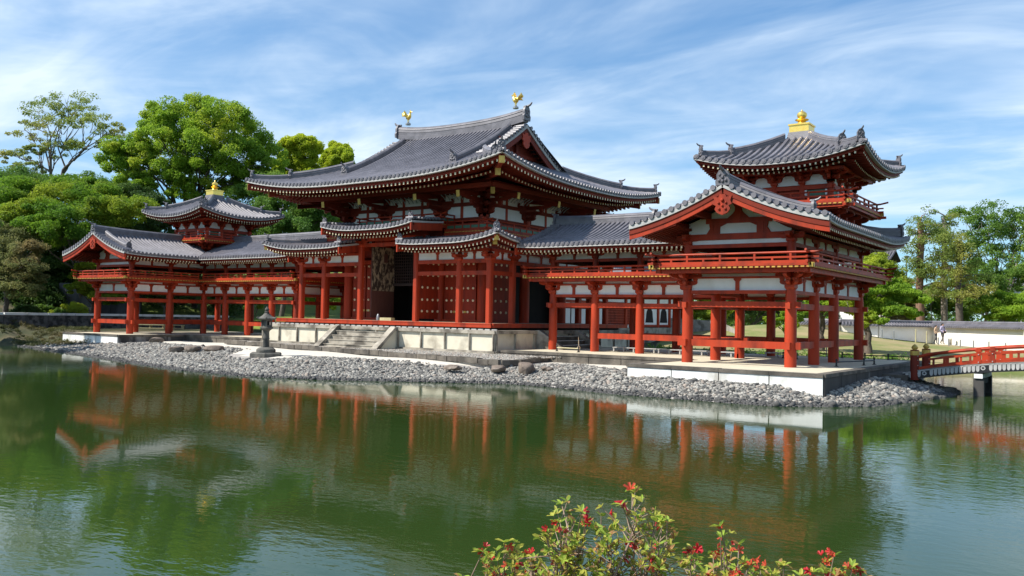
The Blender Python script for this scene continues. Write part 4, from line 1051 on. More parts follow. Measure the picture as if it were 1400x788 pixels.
# ------------------------------------------------------------------ arched bridge on the right
def build_bridge():
    root = thing('arched_bridge', 'low arched red bridge with white fringed side boards over the pond at right', 'bridge', (31, 1.5, .5))
    Y0, Y1, X0, X1 = .5, 2.75, 26.55, 39.0
    zd = lambda x: .95-.60*((x-32.8)/6.)**2       # underside of side board
    xs = np.linspace(X0, X1, 29)
    def slab(y0, y1, a, b, mat, name, par=root, e0=0, e1=28):
        m = MB(); top = [(x, zd(x)+b) for x in xs[e0:e1+1]]; bot = [(x, zd(x)+a) for x in reversed(xs[e0:e1+1])]
        m.prism(top+bot, lambda x, z: (x, y0, z), lambda x, z: (x, y1, z)); return part(name, m, mat, par)
    slab(Y0+.06, Y1-.06, .20, .31, WOOD, 'deck')
    for y0, y1, yo in ((Y0-.06, Y0+.06, Y0-.075), (Y1-.06, Y1+.06, Y1+.075)):
        f = slab(y0, y1, .0, .33, BLACK, 'side_board')
        m = MB()
        m.prism([(x, zd(x)+.31) for x in xs]+[(x, zd(x)+.27) for x in reversed(xs)], lambda a, b: (a, yo, b), lambda a, b: (a, yo*.5+(y0+y1)/4, b))
        for x in np.arange(X0+.15, X1-.1, .14):
            z = zd(x); near = min(abs(x-c) for c in (27.3, 29.25, 32.0, 34.7))
            if near < .14: continue
            o = [(-.055, .285), (-.055, .12), (-.035, .065), (0, .045), (.035, .065), (.055, .12), (.055, .285)]
            m.prism(o, lambda a, b: (x+a, yo, z+b), lambda a, b: (x+a, yo*.5+(y0+y1)/4, z+b))
        for c in (27.3, 29.25, 32.0, 34.7):
            z = zd(c)
            for k in range(8):
                t = 2*pi*k/8; m.tube([(c+.06*cos(t), yo, z+.17+.06*sin(t)), (c+.06*cos(t), yo+.01*np.sign(2-yo), z+.17+.06*sin(t))], .026, 6)
        part('white_fringe', m, TRIM, f)
    for y in (Y0+.02, Y1-.02):
        slab(y-.05, y+.05, .34, .44, RED, 'bottom_rail', e0=1, e1=27)
        slab(y-.05, y+.05, .63, .71, RED, 'middle_rail', e0=2, e1=26)
        m = MB(); m.tube([(x, y, zd(x)+(.86 if x > 27.4 else .80)) for x in xs[1:28]], .06, 8); part('handrail', m, RED, root)
        m = MB()
        for x in np.arange(27.6, 38.4, .46): m.bar((x, y, zd(x)+.43), (x, y, zd(x)+.64), .12 if int(round((x-27.6)/.46)) % 2 else .07, .07, (0, 1, 0))
        part('panel_posts', m, RED, root)
        for c in (29.1, 29.55, 32.3, 32.75, 35.4, 35.85, 37.6):
            m = MB(); m.bar((c, y, zd(c)+.34), (c, y, zd(c)+.91), .15, .13, (0, 1, 0)); m.bar((c-.11, y, zd(c)+.79), (c+.11, y, zd(c)+.79), .15, .06); part('rail_post', m, RED, root)
        m = MB()
        for c in (29.1, 29.55, 32.3, 32.75, 35.4): m.sphere(c, y-.08, zd(c)+.39, .022, 6, 4); m.sphere(c, y-.08, zd(c)+.67, .022, 6, 4)
        part('nail_covers', m, TRIM, root)
        for c in (26.95, 38.6):
            m = MB(); m.lathe(c, y, [(.16, .35), (.16, 1.46), (.13, 1.48)], 14); po = part('newel_post', m, REDD, root)
            m = MB(); m.lathe(c, y, [(.163, 1.28), (.165, 1.44), (.09, 1.47), (.075, 1.50), (.115, 1.53), (.12, 1.58), (.08, 1.64), (.015, 1.69)], 14); part('gilt_cap', m, BRASS, po)
            m = MB()
            for z in (.6, .72, .9, 1.1, 1.25): m.sphere(c+.13, y-.11, z, .018, 6, 4)
            part('nail_covers', m, TRIM, po)
    for c in (29.1, 32.8, 36.5):
        m = MB(); m.box(c-.14, c+.14, Y0-.08, Y1+.1, .53, .69); pr_ = part('pier_cap', m, SLAB, root)
        m = MB()
        for y in (Y0+.15, Y1-.15): m.box(c-.17, c+.17, y-.17, y+.17, -1.2, .55)
        m.box(c-.08, c+.08, Y0+.2, Y1-.2, .3, .5)
        part('pier', m, SLABD, root)
    m = MB(); m.box(25.2, 26.75, .2, 3.0, .0, .52); part('abutment', m, CURB, root)

# ------------------------------------------------------------------ two visitors
def build_person(label, x, y, z, h, face, pose, cloth, trousers, hair, bagc=None):
    """one continuous skinned body; clothing and hair are shells over it"""
    k = h/1.68
    J = dict(pel=(0, 0, .92), sp=(0, .01, 1.12), ch=(0, .0, 1.32), nk=(0, -.01, 1.46), hd=(0, -.03, 1.57), tp=(0, -.02, 1.66),
             hl=(-.10, 0, .88), hr=(.10, 0, .88), kl=(-.11, -.10*pose-.02, .50), kr=(.11, .06*pose-.02, .50), al=(-.11, -.16*pose+.04, .09), ar=(.11, .20*pose+.04, .11), tl=(-.12, -.16*pose-.12, .035), tr=(.12, .20*pose-.10, .05),
             sl=(-.17, 0, 1.40), sr=(.17, 0, 1.40), el=(-.24, .03, 1.13), er=(.23, -.02, 1.13), wl=(-.18, -.20, 1.02), wr=(.16, -.22, 1.06), fl=(-.13, -.28, 1.01), fr=(.10, -.29, 1.06))
    E = [('pel', 'sp'), ('sp', 'ch'), ('ch', 'nk'), ('nk', 'hd'), ('hd', 'tp'), ('pel', 'hl'), ('pel', 'hr'), ('hl', 'kl'), ('hr', 'kr'), ('kl', 'al'), ('kr', 'ar'), ('al', 'tl'), ('ar', 'tr'), ('ch', 'sl'), ('ch', 'sr'), ('sl', 'el'), ('sr', 'er'), ('el', 'wl'), ('er', 'wr'), ('wl', 'fl'), ('wr', 'fr')]
    Rr = dict(pel=.145, sp=.125, ch=.145, nk=.055, hd=.098, tp=.065, hl=.09, hr=.09, kl=.062, kr=.062, al=.042, ar=.042, tl=.035, tr=.035, sl=.062, sr=.062, el=.045, er=.045, wl=.032, wr=.032, fl=.03, fr=.03)
    cf, sf = cos(face), sin(face)
    tr = lambda p: (x+k*(p[0]*cf-p[1]*sf), y+k*(p[0]*sf+p[1]*cf), z+k*p[2])
    root = thing('person', label, 'person', (x, y, z))
    keys = list(J)
    me = bpy.data.meshes.new('body'); me.from_pydata([tr(J[q]) for q in keys], [(keys.index(a), keys.index(b)) for a, b in E], [])
    o = bpy.data.objects.new('body', me); COL.objects.link(o)
    md = o.modifiers.new('skin', 'SKIN'); md2 = o.modifiers.new('sub', 'SUBSURF'); md2.levels = md2.render_levels = 2
    for i, q in enumerate(keys):
        r = Rr[q]*k; o.data.skin_vertices[0].data[i].radius = (r, r*.8 if q in ('pel', 'sp', 'ch') else r)
    o.data.skin_vertices[0].data[0].use_root = True
    bpy.context.view_layer.update()
    ev = o.evaluated_get(bpy.context.evaluated_depsgraph_get()); nm = bpy.data.meshes.new_from_object(ev); bpy.data.objects.remove(o)
    skin = M('skin', (.50, .30, .22), None, rough=.6)
    for mm in (skin, cloth, trousers): nm.materials.append(mm)
    for p in nm.polygons:
        c = p.center; zz = (c.z-z)/k; lx = ((c.x-x)*cf+(c.y-y)*sf)/k
        p.material_index = 2 if zz < .95 else 1 if zz < 1.475 and not (zz < 1.10 and abs(lx) < .2 and ((-(c.x-x)*sf+(c.y-y)*cf)/k) < -.2) else 0
        p.use_smooth = True
    nm.name = 'body'; b = bpy.data.objects.new('body', nm); link(b, root)
    m = MB(); c = tr((0, .015, 1.60)); m.sphere(*c, .108*k, 10, 7, 1.0); part('hair', m, hair, root, 60)
    m = MB()
    for a in (-.035, .035): m.sphere(*tr((a, -.115, 1.575)), .012*k, 6, 4)
    part('eyes', m, BLACK, root, 60)
    m = MB(); m.tube([tr((0, -.12, 1.56)), tr((0, -.14, 1.535))], [.012*k, .016*k], 6); part('nose', m, skin, root, 60)
    if bagc:
        m = MB(); p = Vector(tr((.24, .06, 1.0))); m.cbox(p.x, p.y, p.z, .30, .18, .26); bg = part('shoulder_bag', m, bagc, None)
        m = MB(); m.tube([tr((.22, .05, 1.13)), tr((.1, -.13, 1.35)), tr((-.1, -.02, 1.46)), tr((.05, .14, 1.3)), tr((.22, .08, 1.13))], .02, 5)
        part('strap', m, bagc, bg); tag(bg, 'dark shoulder bag hanging at the side of the visitor in the violet shirt', 'bag')
    return root
# ------------------------------------------------------------------ ground and water
WZ = -.12          # pond level
SHORE = [(-60, -15), (-40, -9.5), (-32.1, -7.9), (-27.8, -7.9), (-22.9, -8.55), (-14.8, -10.1), (-4.4, -12.35), (.7, -13.4), (5.4, -13.55), (8.7, -12.4), (11.3, -10.5), (14.5, -8.35), (16.6, -8.45), (19.7, -9.1), (22.5, -9.05), (24.9, -9.05), (27.1, -6.75), (27.75, -3.7), (28.25, 0.), (28.1, 2.4), (27.2, 3.6), (26.5, 5.6), (25.6, 8.8), (21, 10.2), (14, 11.2), (12, 13), (14.5, 14.6), (19, 15.0), (23, 17.5), (28, 21.4), (34, 24), (62, 31), (63.7, -8.2), (31.0, -31.4), (-17.5, -66.6), (-60, -60)]
def poly_dist(X, Y, pts):
    """signed distance: positive outside the pond"""
    P = np.array(pts, float); Q = np.roll(P, -1, 0); D = np.full(X.shape, 1e9); inside = np.zeros(X.shape, bool)
    for (x0, y0), (x1, y1) in zip(P, Q):
        dx, dy = x1-x0, y1-y0; t = np.clip(((X-x0)*dx+(Y-y0)*dy)/(dx*dx+dy*dy), 0, 1)
        D = np.minimum(D, np.hypot(X-x0-t*dx, Y-y0-t*dy))
        c = ((y0 > Y) != (y1 > Y)); xi = x0+(Y-y0)*dx/(dy if dy else 1e-9); inside ^= c & (X < xi)
    return np.where(inside, -D, D)
def smooth(a, b, x): t = np.clip((x-a)/(b-a), 0, 1); return t*t*(3-2*t)
LB = [W(-90, 440, 57.5), W(0, 440, 61.), W(60, 440, 64.), W(130, 440, 68.5), W(220, 440, 72.), W(310, 440, 76.)]
def terrain(X, Y):
    X = np.asarray(X, float); Y = np.asarray(Y, float)
    d = poly_dist(X, Y, SHORE)
    dep = (X-CAM[0])*CF[0]+(Y-CAM[1])*CF[1]; lat = ((X-CAM[0])*CR[0]+(Y-CAM[1])*CR[1])/np.maximum(dep, 1)*FPX+700
    z = np.where(d < 0, np.maximum(-1., WZ+d*.30), np.minimum(.38, WZ+.01+d*np.interp(X, [12, 17], [.10, .24])))
    near = dep < 12
    z = np.where(near & (d > 0), np.minimum(.9, d*1.2), z)
    # left bank, embankment and the wooded hill behind it
    emb = np.interp(lat, [-90, 0, 60, 130, 220, 310, 420], [57.5, 61., 64., 68.5, 72., 76., 78.])
    wl = 1-smooth(300, 380, lat)
    hill = 1.28*smooth(emb+.2, emb+.5, dep)*wl
    wl2 = 1-smooth(690, 760, lat)
    hill = hill+(2.7*smooth(emb+4., emb+18, dep)+5.*smooth(86, 125, dep))*wl2
    hill = hill+1.6*smooth(72, 79, dep)*smooth(300, 380, lat)*wl2
    z = z+hill*(d > 0)
    # grassy bank at the far left edge, in front of the embankment
    lb = smooth(70, -10, lat)*smooth(emb-6.5, emb-.5, dep)*1.2*(dep < emb+.4)*(d > 0)*wl
    z = z+lb
    z = z+.48*smooth(58, 62, dep)*(1-smooth(280, 330, lat))*(dep < emb+.3)*smooth(-25.2, -26.2, X)*(d > 2)
    # right: lawn rising to a mound behind the right corridor
    cx_, cy_ = W(1058, 440, 73)[:2]
    z = z+(d > 0)*(.25*smooth(55, 70, dep)*(lat > 900)+1.55*np.exp(-(((X-cx_)**2+(Y-cy_)**2)/(2*6.3**2))))
    z = z+(d > 3)*.03*np.sin(X*.9+.3*Y)*np.cos(Y*.7)
    return z
SANDM = M('raked_white_sand', (.62, .58, .50), (.54, .50, .43), 8., .95, bump=.12, bscale=40)
GRAV = M('fine_gravel', (.46, .43, .39), (.22, .20, .18), 22., .95, bump=.5, bscale=35, lo=.38, hi=.62)
GRASS = M('mown_lawn', (.135, .175, .034), (.22, .205, .075), .7, .95, bump=.5, bscale=14, third=(.31, .245, .115), tscale=.3, tlo=.42, thi=.62)
MOSS = M('rough_bank_grass', (.055, .058, .020), (.026, .034, .011), 1.2, .95, bump=.6, bscale=6, third=(.11, .085, .04), tscale=.7)
HILLG = M('bright_hill_grass', (.17, .22, .03), (.11, .16, .025), .9, .95, bump=.6, bscale=6, third=(.06, .09, .018), tscale=.5)
SOIL = M('woodland_floor', (.030, .032, .015), (.055, .05, .024), 1.5, .95, bump=.5, bscale=6)
def build_ground():
    xs = np.concatenate([-36-np.geomspace(1, 420, 26)[::-1], np.arange(-36, 44.1, .5), 44+np.geomspace(1, 420, 26)])
    ys = np.concatenate([-42-np.geomspace(1, 120, 12)[::-1], np.arange(-42, 34.1, .5), 34+np.concatenate([np.arange(.8, 50, .8), 50+np.geomspace(1, 420, 22)])])
    X, Y = np.meshgrid(xs, ys, indexing='ij'); Z = terrain(X, Y)
    n, m = X.shape; V = np.stack([X, Y, Z], -1).reshape(-1, 3)
    i, j = np.meshgrid(np.arange(n-1), np.arange(m-1), indexing='ij'); a = (i*m+j).ravel()
    F = np.stack([a, a+m, a+m+1, a+1], -1)
    xc = (X[:-1, :-1]+X[1:, 1:])/2; yc = (Y[:-1, :-1]+Y[1:, 1:])/2; d = poly_dist(xc, yc, SHORE)
    dep = (xc-CAM[0])*CF[0]+(yc-CAM[1])*CF[1]; lat = ((xc-CAM[0])*CR[0]+(yc-CAM[1])*CR[1])/np.maximum(dep, 1)*FPX+700
    mi = np.full(xc.shape, 5)
    isl = (d > -3) & (d < 60) & (yc < 12.5) & (xc > -24.5) & (xc < 30) & (dep > 20) & (dep < 71)
    mi[isl] = 0
    mi[isl & (d < 4.2)] = 1
    mi[(lat > 900) & (yc > 12.5) & (dep < 90)] = 2
    mi[(lat > 120) & (lat < 900) & (dep > 70)] = 4
    mi[(lat < 70) & (dep < 66)] = 3
    mi[dep < 12] = 3
    mi[(xc < -23.6) & (dep < 75) & (d > 2.)] = 3
    o = mesh_obj('ground', V.tolist(), F.tolist(), [SANDM, GRAV, GRASS, MOSS, HILLG, SOIL], None, mi.ravel().tolist(), 80.)
    structure(o)
    m = MB(); m.poly([(-11.2, -2.25), (-6, -2.75), (-3, -3.3), (1, -4.0), (4, -4.55), (8.4, -5.35), (11.2, -5.95), (12.3, -6.0), (12.6, -5.2), (11.6, -1.45), (8.6, -1.45), (-11.2, -.9)], .2, .605)
    structure(part('gravel_terrace', m, GRAV))
    m = MB(); edge = [(-11.2, -2.25), (-6, -2.75), (-3, -3.3), (1, -4.0), (4, -4.55), (8.4, -5.35), (11.2, -5.95), (12.3, -6.0), (12.6, -5.2), (11.6, -1.45)]
    rr = random.Random(5)
    for (x0, y0), (x1, y1) in zip(edge[:-1], edge[1:]):
        L = sqrt((x1-x0)**2+(y1-y0)**2); k = max(1, round(L/.7))
        for q in range(k):
            a, b = (q+.02)/k, (q+.98)/k; h = rr.uniform(.60, .65)
            m.bar((x0+(x1-x0)*a, y0+(y1-y0)*a, h-.1), (x0+(x1-x0)*b, y0+(y1-y0)*b, h-.1), rr.uniform(.22, .32), .22)
    tag(recenter(part('stone_edging', m, CURB)), 'row of dark edging stones along the front of the gravel terrace', 'edging')
    # path on the embankment
    V = []; F = []
    for k, p in enumerate(LB):
        for e in (.62, 2.6):
            q = p+CF*e; V.append((q[0], q[1], 1.895))
    for k in range(len(LB)-1): F.append((2*k, 2*k+2, 2*k+3, 2*k+1))
    structure(mesh_obj('path', V, F, ASPH))
    # gravel walk beside the white wall on the right
    V = []; F = []; pl = [W(1120, 470, 73), W(1200, 470, 72.6), (19.6, 45.6, 0), (23.2, 41.8, 0), (27.2, 37.4, 0), (34, 31, 0)]
    for k, p in enumerate(pl):
        for e in (-1.2, 1.2):
            x, y = p[0]+CF[0]*e, p[1]+CF[1]*e; V.append((x, y, float(terrain(x, y))+.05))
    for k in range(len(pl)-1): F.append((2*k, 2*k+2, 2*k+3, 2*k+1))
    structure(mesh_obj('walk', V, F, ASPH))

def build_water():
    m = bpy.data.materials.new('pond_water'); m.use_nodes = True; nt = m.node_tree; N = nt.nodes; L = nt.links; b = N['Principled BSDF']
    b.inputs['Base Color'].default_value = (.024, .049, .011, 1); b.inputs['Roughness'].default_value = .035; b.inputs['IOR'].default_value = 1.42
    tc = N.new('ShaderNodeTexCoord'); mp = N.new('ShaderNodeMapping'); mp.inputs['Rotation'].default_value = (0, 0, -YAW); mp.inputs['Scale'].default_value = (.55, 1.0, 1)
    L.new(tc.outputs['Object'], mp.inputs[0])
    n1 = N.new('ShaderNodeTexNoise'); n1.inputs['Scale'].default_value = 4.6; n1.inputs['Detail'].default_value = 3; n1.inputs['Roughness'].default_value = .55
    n2 = N.new('ShaderNodeTexNoise'); n2.inputs['Scale'].default_value = .16; n2.inputs['Detail'].default_value = 2
    n3 = N.new('ShaderNodeTexNoise'); n3.inputs['Scale'].default_value = 13.; n3.inputs['Detail'].default_value = 2
    for n in (n1, n2, n3): L.new(mp.outputs[0], n.inputs['Vector'])
    r = N.new('ShaderNodeMapRange'); r.inputs['From Min'].default_value = .35; r.inputs['From Max'].default_value = .68; r.inputs['To Min'].default_value = .12; r.inputs['To Max'].default_value = 1.35
    L.new(n2.outputs['Fac'], r.inputs['Value'])
    ad = N.new('ShaderNodeMath'); ad.operation = 'MULTIPLY_ADD'; ad.inputs[1].default_value = .28
    L.new(n3.outputs['Fac'], ad.inputs[0]); L.new(n1.outputs['Fac'], ad.inputs[2])
    mu = N.new('ShaderNodeMath'); mu.operation = 'MULTIPLY'; L.new(ad.outputs[0], mu.inputs[0]); L.new(r.outputs[0], mu.inputs[1])
    bp = N.new('ShaderNodeBump'); bp.inputs['Strength'].default_value = 1.; bp.inputs['Distance'].default_value = WAVE
    L.new(mu.outputs[0], bp.inputs['Height']); L.new(bp.outputs[0], b.inputs['Normal'])
    o = mesh_obj('pond_water', [(-90, -90, WZ), (90, -90, WZ), (90, 45, WZ), (-90, 45, WZ)], [(0, 1, 2, 3)], m); structure(o)
WAVE = .0046

def ico(sub):
    bm = bmesh.new(); bmesh.ops.create_icosphere(bm, subdivisions=sub, radius=1); v = np.array([p.co[:] for p in bm.verts]); f = np.array([[q.index for q in p.verts] for p in bm.faces]); bm.free(); return v, f
def bulk_mesh(name, V, F, mats, parent=None, smooth=True, mi=None):
    me = bpy.data.meshes.new(name); nv = len(V); nf = len(F); k = F.shape[1]
    me.vertices.add(nv); me.vertices.foreach_set('co', np.asarray(V, 'f').ravel())
    me.loops.add(nf*k); me.loops.foreach_set('vertex_index', F.astype('i').ravel())
    me.polygons.add(nf); me.polygons.foreach_set('loop_start', np.arange(0, nf*k, k, dtype='i')); me.polygons.foreach_set('loop_total', np.full(nf, k, 'i'))
    for m in (mats if isinstance(mats, (list, tuple)) else [mats]): me.materials.append(m)
    me.polygons.foreach_set('use_smooth', np.full(nf, smooth, bool))
    if mi is not None: me.polygons.foreach_set('material_index', np.asarray(mi, 'i'))
    me.update(calc_edges=True); o = bpy.data.objects.new(name, me); return link(o, parent)
def build_pebbles():
    rg = np.random.default_rng(11)
    N_ = 220000; X = rg.uniform(-24, 30, N_); Y = rg.uniform(-15, 6, N_); d = poly_dist(X, Y, SHORE)
    wid = np.interp(X, [-24, -20, -15.5, -10, -5, -1, .6, 4.7, 8, 10.5, 12.9, 14, 17.2, 24, 27, 30], [1.5, 2.6, 4.5, 5.8, 6.2, 3.0, 4.0, 5.8, 4.6, 3.0, 3.6, 5.4, 4.2, 3.4, 3.2, 3.])
    ok = (d > -.12) & (d < wid+rg.normal(0, .25, N_)) & ~((X > 18.6) & (X < 25.8) & (Y > -7.05)) & ~((X < -17) & (X > -24.7) & (Y > -5.6)) & ~((Y > 4) & (X < 25)) & ((X-CAM[0])*CF[0]+(Y-CAM[1])*CF[1] > 15)
    ok &= ~((Y > -1.5) & (X < 25.9)) & ~((X > 25.1) & (X < 26.8) & (Y > .1) & (Y < 3.1))
    # keep the sand spit by the lantern clear
    ok &= ~((np.hypot((X-.5)/1.7, Y+8.6) < 1.2))
    X, Y = X[ok], Y[ok]; n = min(len(X), 56000); X, Y = X[:n], Y[:n]
    Z = terrain(X, Y); r = rg.uniform(.032, .066, n)*np.where(X > 17, 1.12, 1.); 
    big = rg.random(n) < .05; r[big] *= 1.8
    v0, f0 = ico(1); k = len(v0)
    sc = np.stack([r*rg.uniform(.85, 1.5, n), r*rg.uniform(.75, 1.15, n), r*rg.uniform(.5, .85, n)], -1)
    jit = 1+rg.normal(0, .10, (n, k, 1))
    P = v0[None]*jit*sc[:, None, :]
    t = rg.uniform(0, 2*pi, n); c, s = np.cos(t)[:, None], np.sin(t)[:, None]; tl = rg.normal(0, .35, n)[:, None]
    x, y, z = P[..., 0], P[..., 1], P[..., 2]; z2 = z*np.cos(tl)+x*np.sin(tl); x2 = x*np.cos(tl)-z*np.sin(tl)
    P = np.stack([x2*c-y*s, x2*s+y*c, z2], -1)+np.stack([X, Y, Z+r*.25], -1)[:, None, :]
    F = (f0[None]+(np.arange(n)*k)[:, None, None]).reshape(-1, 3)
    ms = [M('pebble_grey', (.225, .215, .195), (.15, .145, .132), 9., .85, spec=.3), M('pebble_light', (.40, .38, .335), (.29, .275, .245), 9., .85, spec=.3), M('pebble_dark', (.095, .092, .088), (.065, .064, .062), 9., .85, spec=.3), M('pebble_warm', (.34, .28, .23), (.25, .21, .175), 9., .8)]
    kind = rg.choice(4, n, p=[.46, .28, .18, .08]); kind[(d[ok][:n] < .28+rg.normal(0, .08, n))] = 2; mi = np.repeat(kind, len(f0))
    o = bulk_mesh('pebble_beach', P.reshape(-1, 3), F, ms, None, True, mi); stuff(o)
    tag(o, 'broad beach of rounded grey pebbles along the pond edge of the island', 'pebbles')
    # fine pale stones on the terrace
    n = 4200; X = rg.uniform(-11, 12.4, n); u = rg.random(n); yf = np.interp(X, [-11.2, -3, 4, 8.4, 12.4], [-2.2, -3.2, -4.5, -5.3, -5.9]); Y = -1.75+(yf+1.75)*u
    Y = np.where(X > 8.9, -1.45+(yf+1.45)*u, Y); v0, f0 = ico(0) if False else ico(1); k = len(v0); r = rg.uniform(.03, .055, n)
    P = v0[None]*(1+rg.normal(0, .08, (n, k, 1)))*np.stack([r, r*.9, r*.6], -1)[:, None, :]+np.stack([X, Y, np.full(n, .612)], -1)[:, None, :]
    F = (f0[None]+(np.arange(n)*k)[:, None, None]).reshape(-1, 3); mi = np.repeat(rg.choice(3, n, p=[.3, .55, .15]), len(f0))
    o = bulk_mesh('terrace_gravel', P.reshape(-1, 3), F, [ms[3], ms[1], ms[0]], None, True, mi); stuff(o); tag(o, 'pale loose gravel spread over the terrace below the hall base', 'gravel')
def rock(label, x, y, z, sx, sy, sz, seed, group=None, mat=None):
    rg = np.random.default_rng(seed); v, f = ico(3); ph = rg.uniform(0, 6, (5, 3)); fr = rg.uniform(1, 3.4, (5, 3))
    d = sum(.10/(1+i*.35)*np.sin(v@fr[i]*1.3+ph[i, 0]) for i in range(5)); v = v*(1+d[:, None]); v[:, 2] = np.where(v[:, 2] > .55, .55+(v[:, 2]-.55)*.35, v[:, 2])
    for k in range(7):      # facets
        n = rg.normal(size=3); n /= np.linalg.norm(n); h = rg.uniform(.62, .85); e = v@n-h; v = np.where(e[:, None] > 0, v-e[:, None]*n*.85, v)
    a = rg.uniform(0, 6); R = np.array([[cos(a), -sin(a), 0], [sin(a), cos(a), 0], [0, 0, 1]])
    v = (v*np.array([sx, sy, sz]))@R.T+np.array([x, y, z]); o = bulk_mesh('rock', v, f, mat or ROCK, None, True); o.data.set_sharp_from_angle(angle=radians(28)); tag(recenter(o), label, 'rock', group); return o
# ------------------------------------------------------------------ vegetation
def leaf_mat(name, a, b, third=None, tr=.32, scale=.55, rough=.55):
    return M(name, a, b, scale, rough, lo=.40, hi=.60, third=third, tscale=.22, tlo=.50, thi=.64, transl=tr+.14, spec=.3)
def leaves(centers, radii, per, size, rg, flat=.6, up=.5, elong=1.9, droop=0.):
    """leaf blades spread through puffs: centres (k,3), radii (k,)"""
    k = len(centers); n = k*per
    C = np.repeat(np.asarray(centers), per, 0); R = np.repeat(np.asarray(radii), per)
    d = rg.normal(size=(n, 3)); d /= np.linalg.norm(d, axis=1)[:, None]
    rad = R*(.25+.75*rg.random(n)**.45)*(1+.35*(rg.random(n) < .12)*rg.random(n))
    P = C+d*rad[:, None]*np.array([1, 1, flat])
    nrm = d*.75+rg.normal(size=(n, 3))*.6+np.array([0, 0, up*.8]); nrm /= np.linalg.norm(nrm, axis=1)[:, None]
    a = np.cross(nrm, rg.normal(size=(n, 3))); a /= np.linalg.norm(a, axis=1)[:, None]; b = np.cross(nrm, a)
    s = size*rg.uniform(.6, 1.35, n)[:, None]
    tip = a*s*.5; side = b*s*.5/elong; fold = nrm*s*.10
    V = np.stack([P-tip-fold*.5, P+side+fold, P+tip-fold*.8, P-side+fold], 1).reshape(-1, 3)
    F = np.arange(n*4).reshape(n, 4)
    return V, F
def puffs(lobes, rg, ppl=14, pr=.34, lower=.25):
    """break each lobe (x,y,z,rx,ry,rz) into smaller puffs near its surface"""
    C = []; R = []
    for x, y, z, rx, ry, rz in lobes:
        for _ in range(ppl):
            d = rg.normal(size=3); d /= np.linalg.norm(d)
            if d[2] < 0 and rg.random() > lower: d[2] = -d[2]
            q = rg.uniform(.62, 1.); C.append((x+d[0]*rx*q, y+d[1]*ry*q, z+d[2]*rz*q)); R.append(pr*(rx+ry+rz)/3*rg.uniform(.65, 1.3))
    return np.array(C), np.array(R)
def lobes_at(spec, rg, depthj=.9):
    """spec rows: px, py, D, r[, rz] measured from the photograph; depth jittered within the crown"""
    out = []
    for row in spec:
        px, py, D, r = row[:4]; rz = row[4] if len(row) > 4 else r*.8
        p = W(px, py, D+rg.uniform(-depthj, depthj)*r); out.append((*p, r, r, rz))
    return out
def limb(m, a, b, r0, r1, rg, n=5, sag=.08):
    r1 = r1*.8
    a = np.array(a); b = np.array(b); L = np.linalg.norm(b-a); pts = []
    off = rg.normal(0, 1, 3)*L*sag
    for i in range(n+1):
        t = i/n; pts.append(tuple(a+(b-a)*t+off*sin(pi*t)+rg.normal(0, 1, 3)*L*.018*(0 < i < n)+np.array([0, 0, L*.10*sin(pi*t)])))
    m.tube(pts, [r0+(r1-r0)*i/n for i in range(n+1)], 7)
def tree(label, base, lobes, mat, bark, rg, per=420, size=.24, ppl=14, pr=.34, flat=.6, trunk=.3, fork=.45, name='tree', group=None, twigs=1, lower=.25, elong=1.9, trunks=None, cat='tree', up=.5):
    base = np.array(base, float); root = thing(name, label, cat, tuple(base), group)
    C, R = puffs(lobes, rg, ppl, pr, lower)
    V, F = leaves(C, R, per, size, rg, flat, up, elong)
    bulk_mesh('crown', V, F, mat, root, False)
    m = MB(); cen = np.mean([l[:3] for l in lobes], 0)
    tops = trunks or [(base, base+(cen-base)*fork)]
    for a, b in tops:
        limb(m, np.array(a)-np.array([0, 0, .3]), b, trunk, trunk*.62, rg, 6, .03)
    for l in lobes:
        t = min(tops, key=lambda ab: np.linalg.norm(np.array(ab[1])-np.array(l[:3]))); a = np.array(t[1])
        s0 = np.array(t[0])+(a-np.array(t[0]))*rg.uniform(.75, 1.)
        L = np.linalg.norm(np.array(l[:3])-s0)
        limb(m, s0, l[:3], min(trunk*.4, .035+L*.015), .02, rg, 5)
        for _ in range(twigs):
            e = np.array(l[:3])+rg.normal(0, .45, 3)*np.array(l[3:]); limb(m, np.array(s0)+(np.array(l[:3])-s0)*rg.uniform(.4, .9), e, .045, .012, rg, 3)
    part('trunk', m, bark, root, 60)
    return root
def gz(p, dz=0.): return (p[0], p[1], float(terrain(p[0], p[1]))+dz)
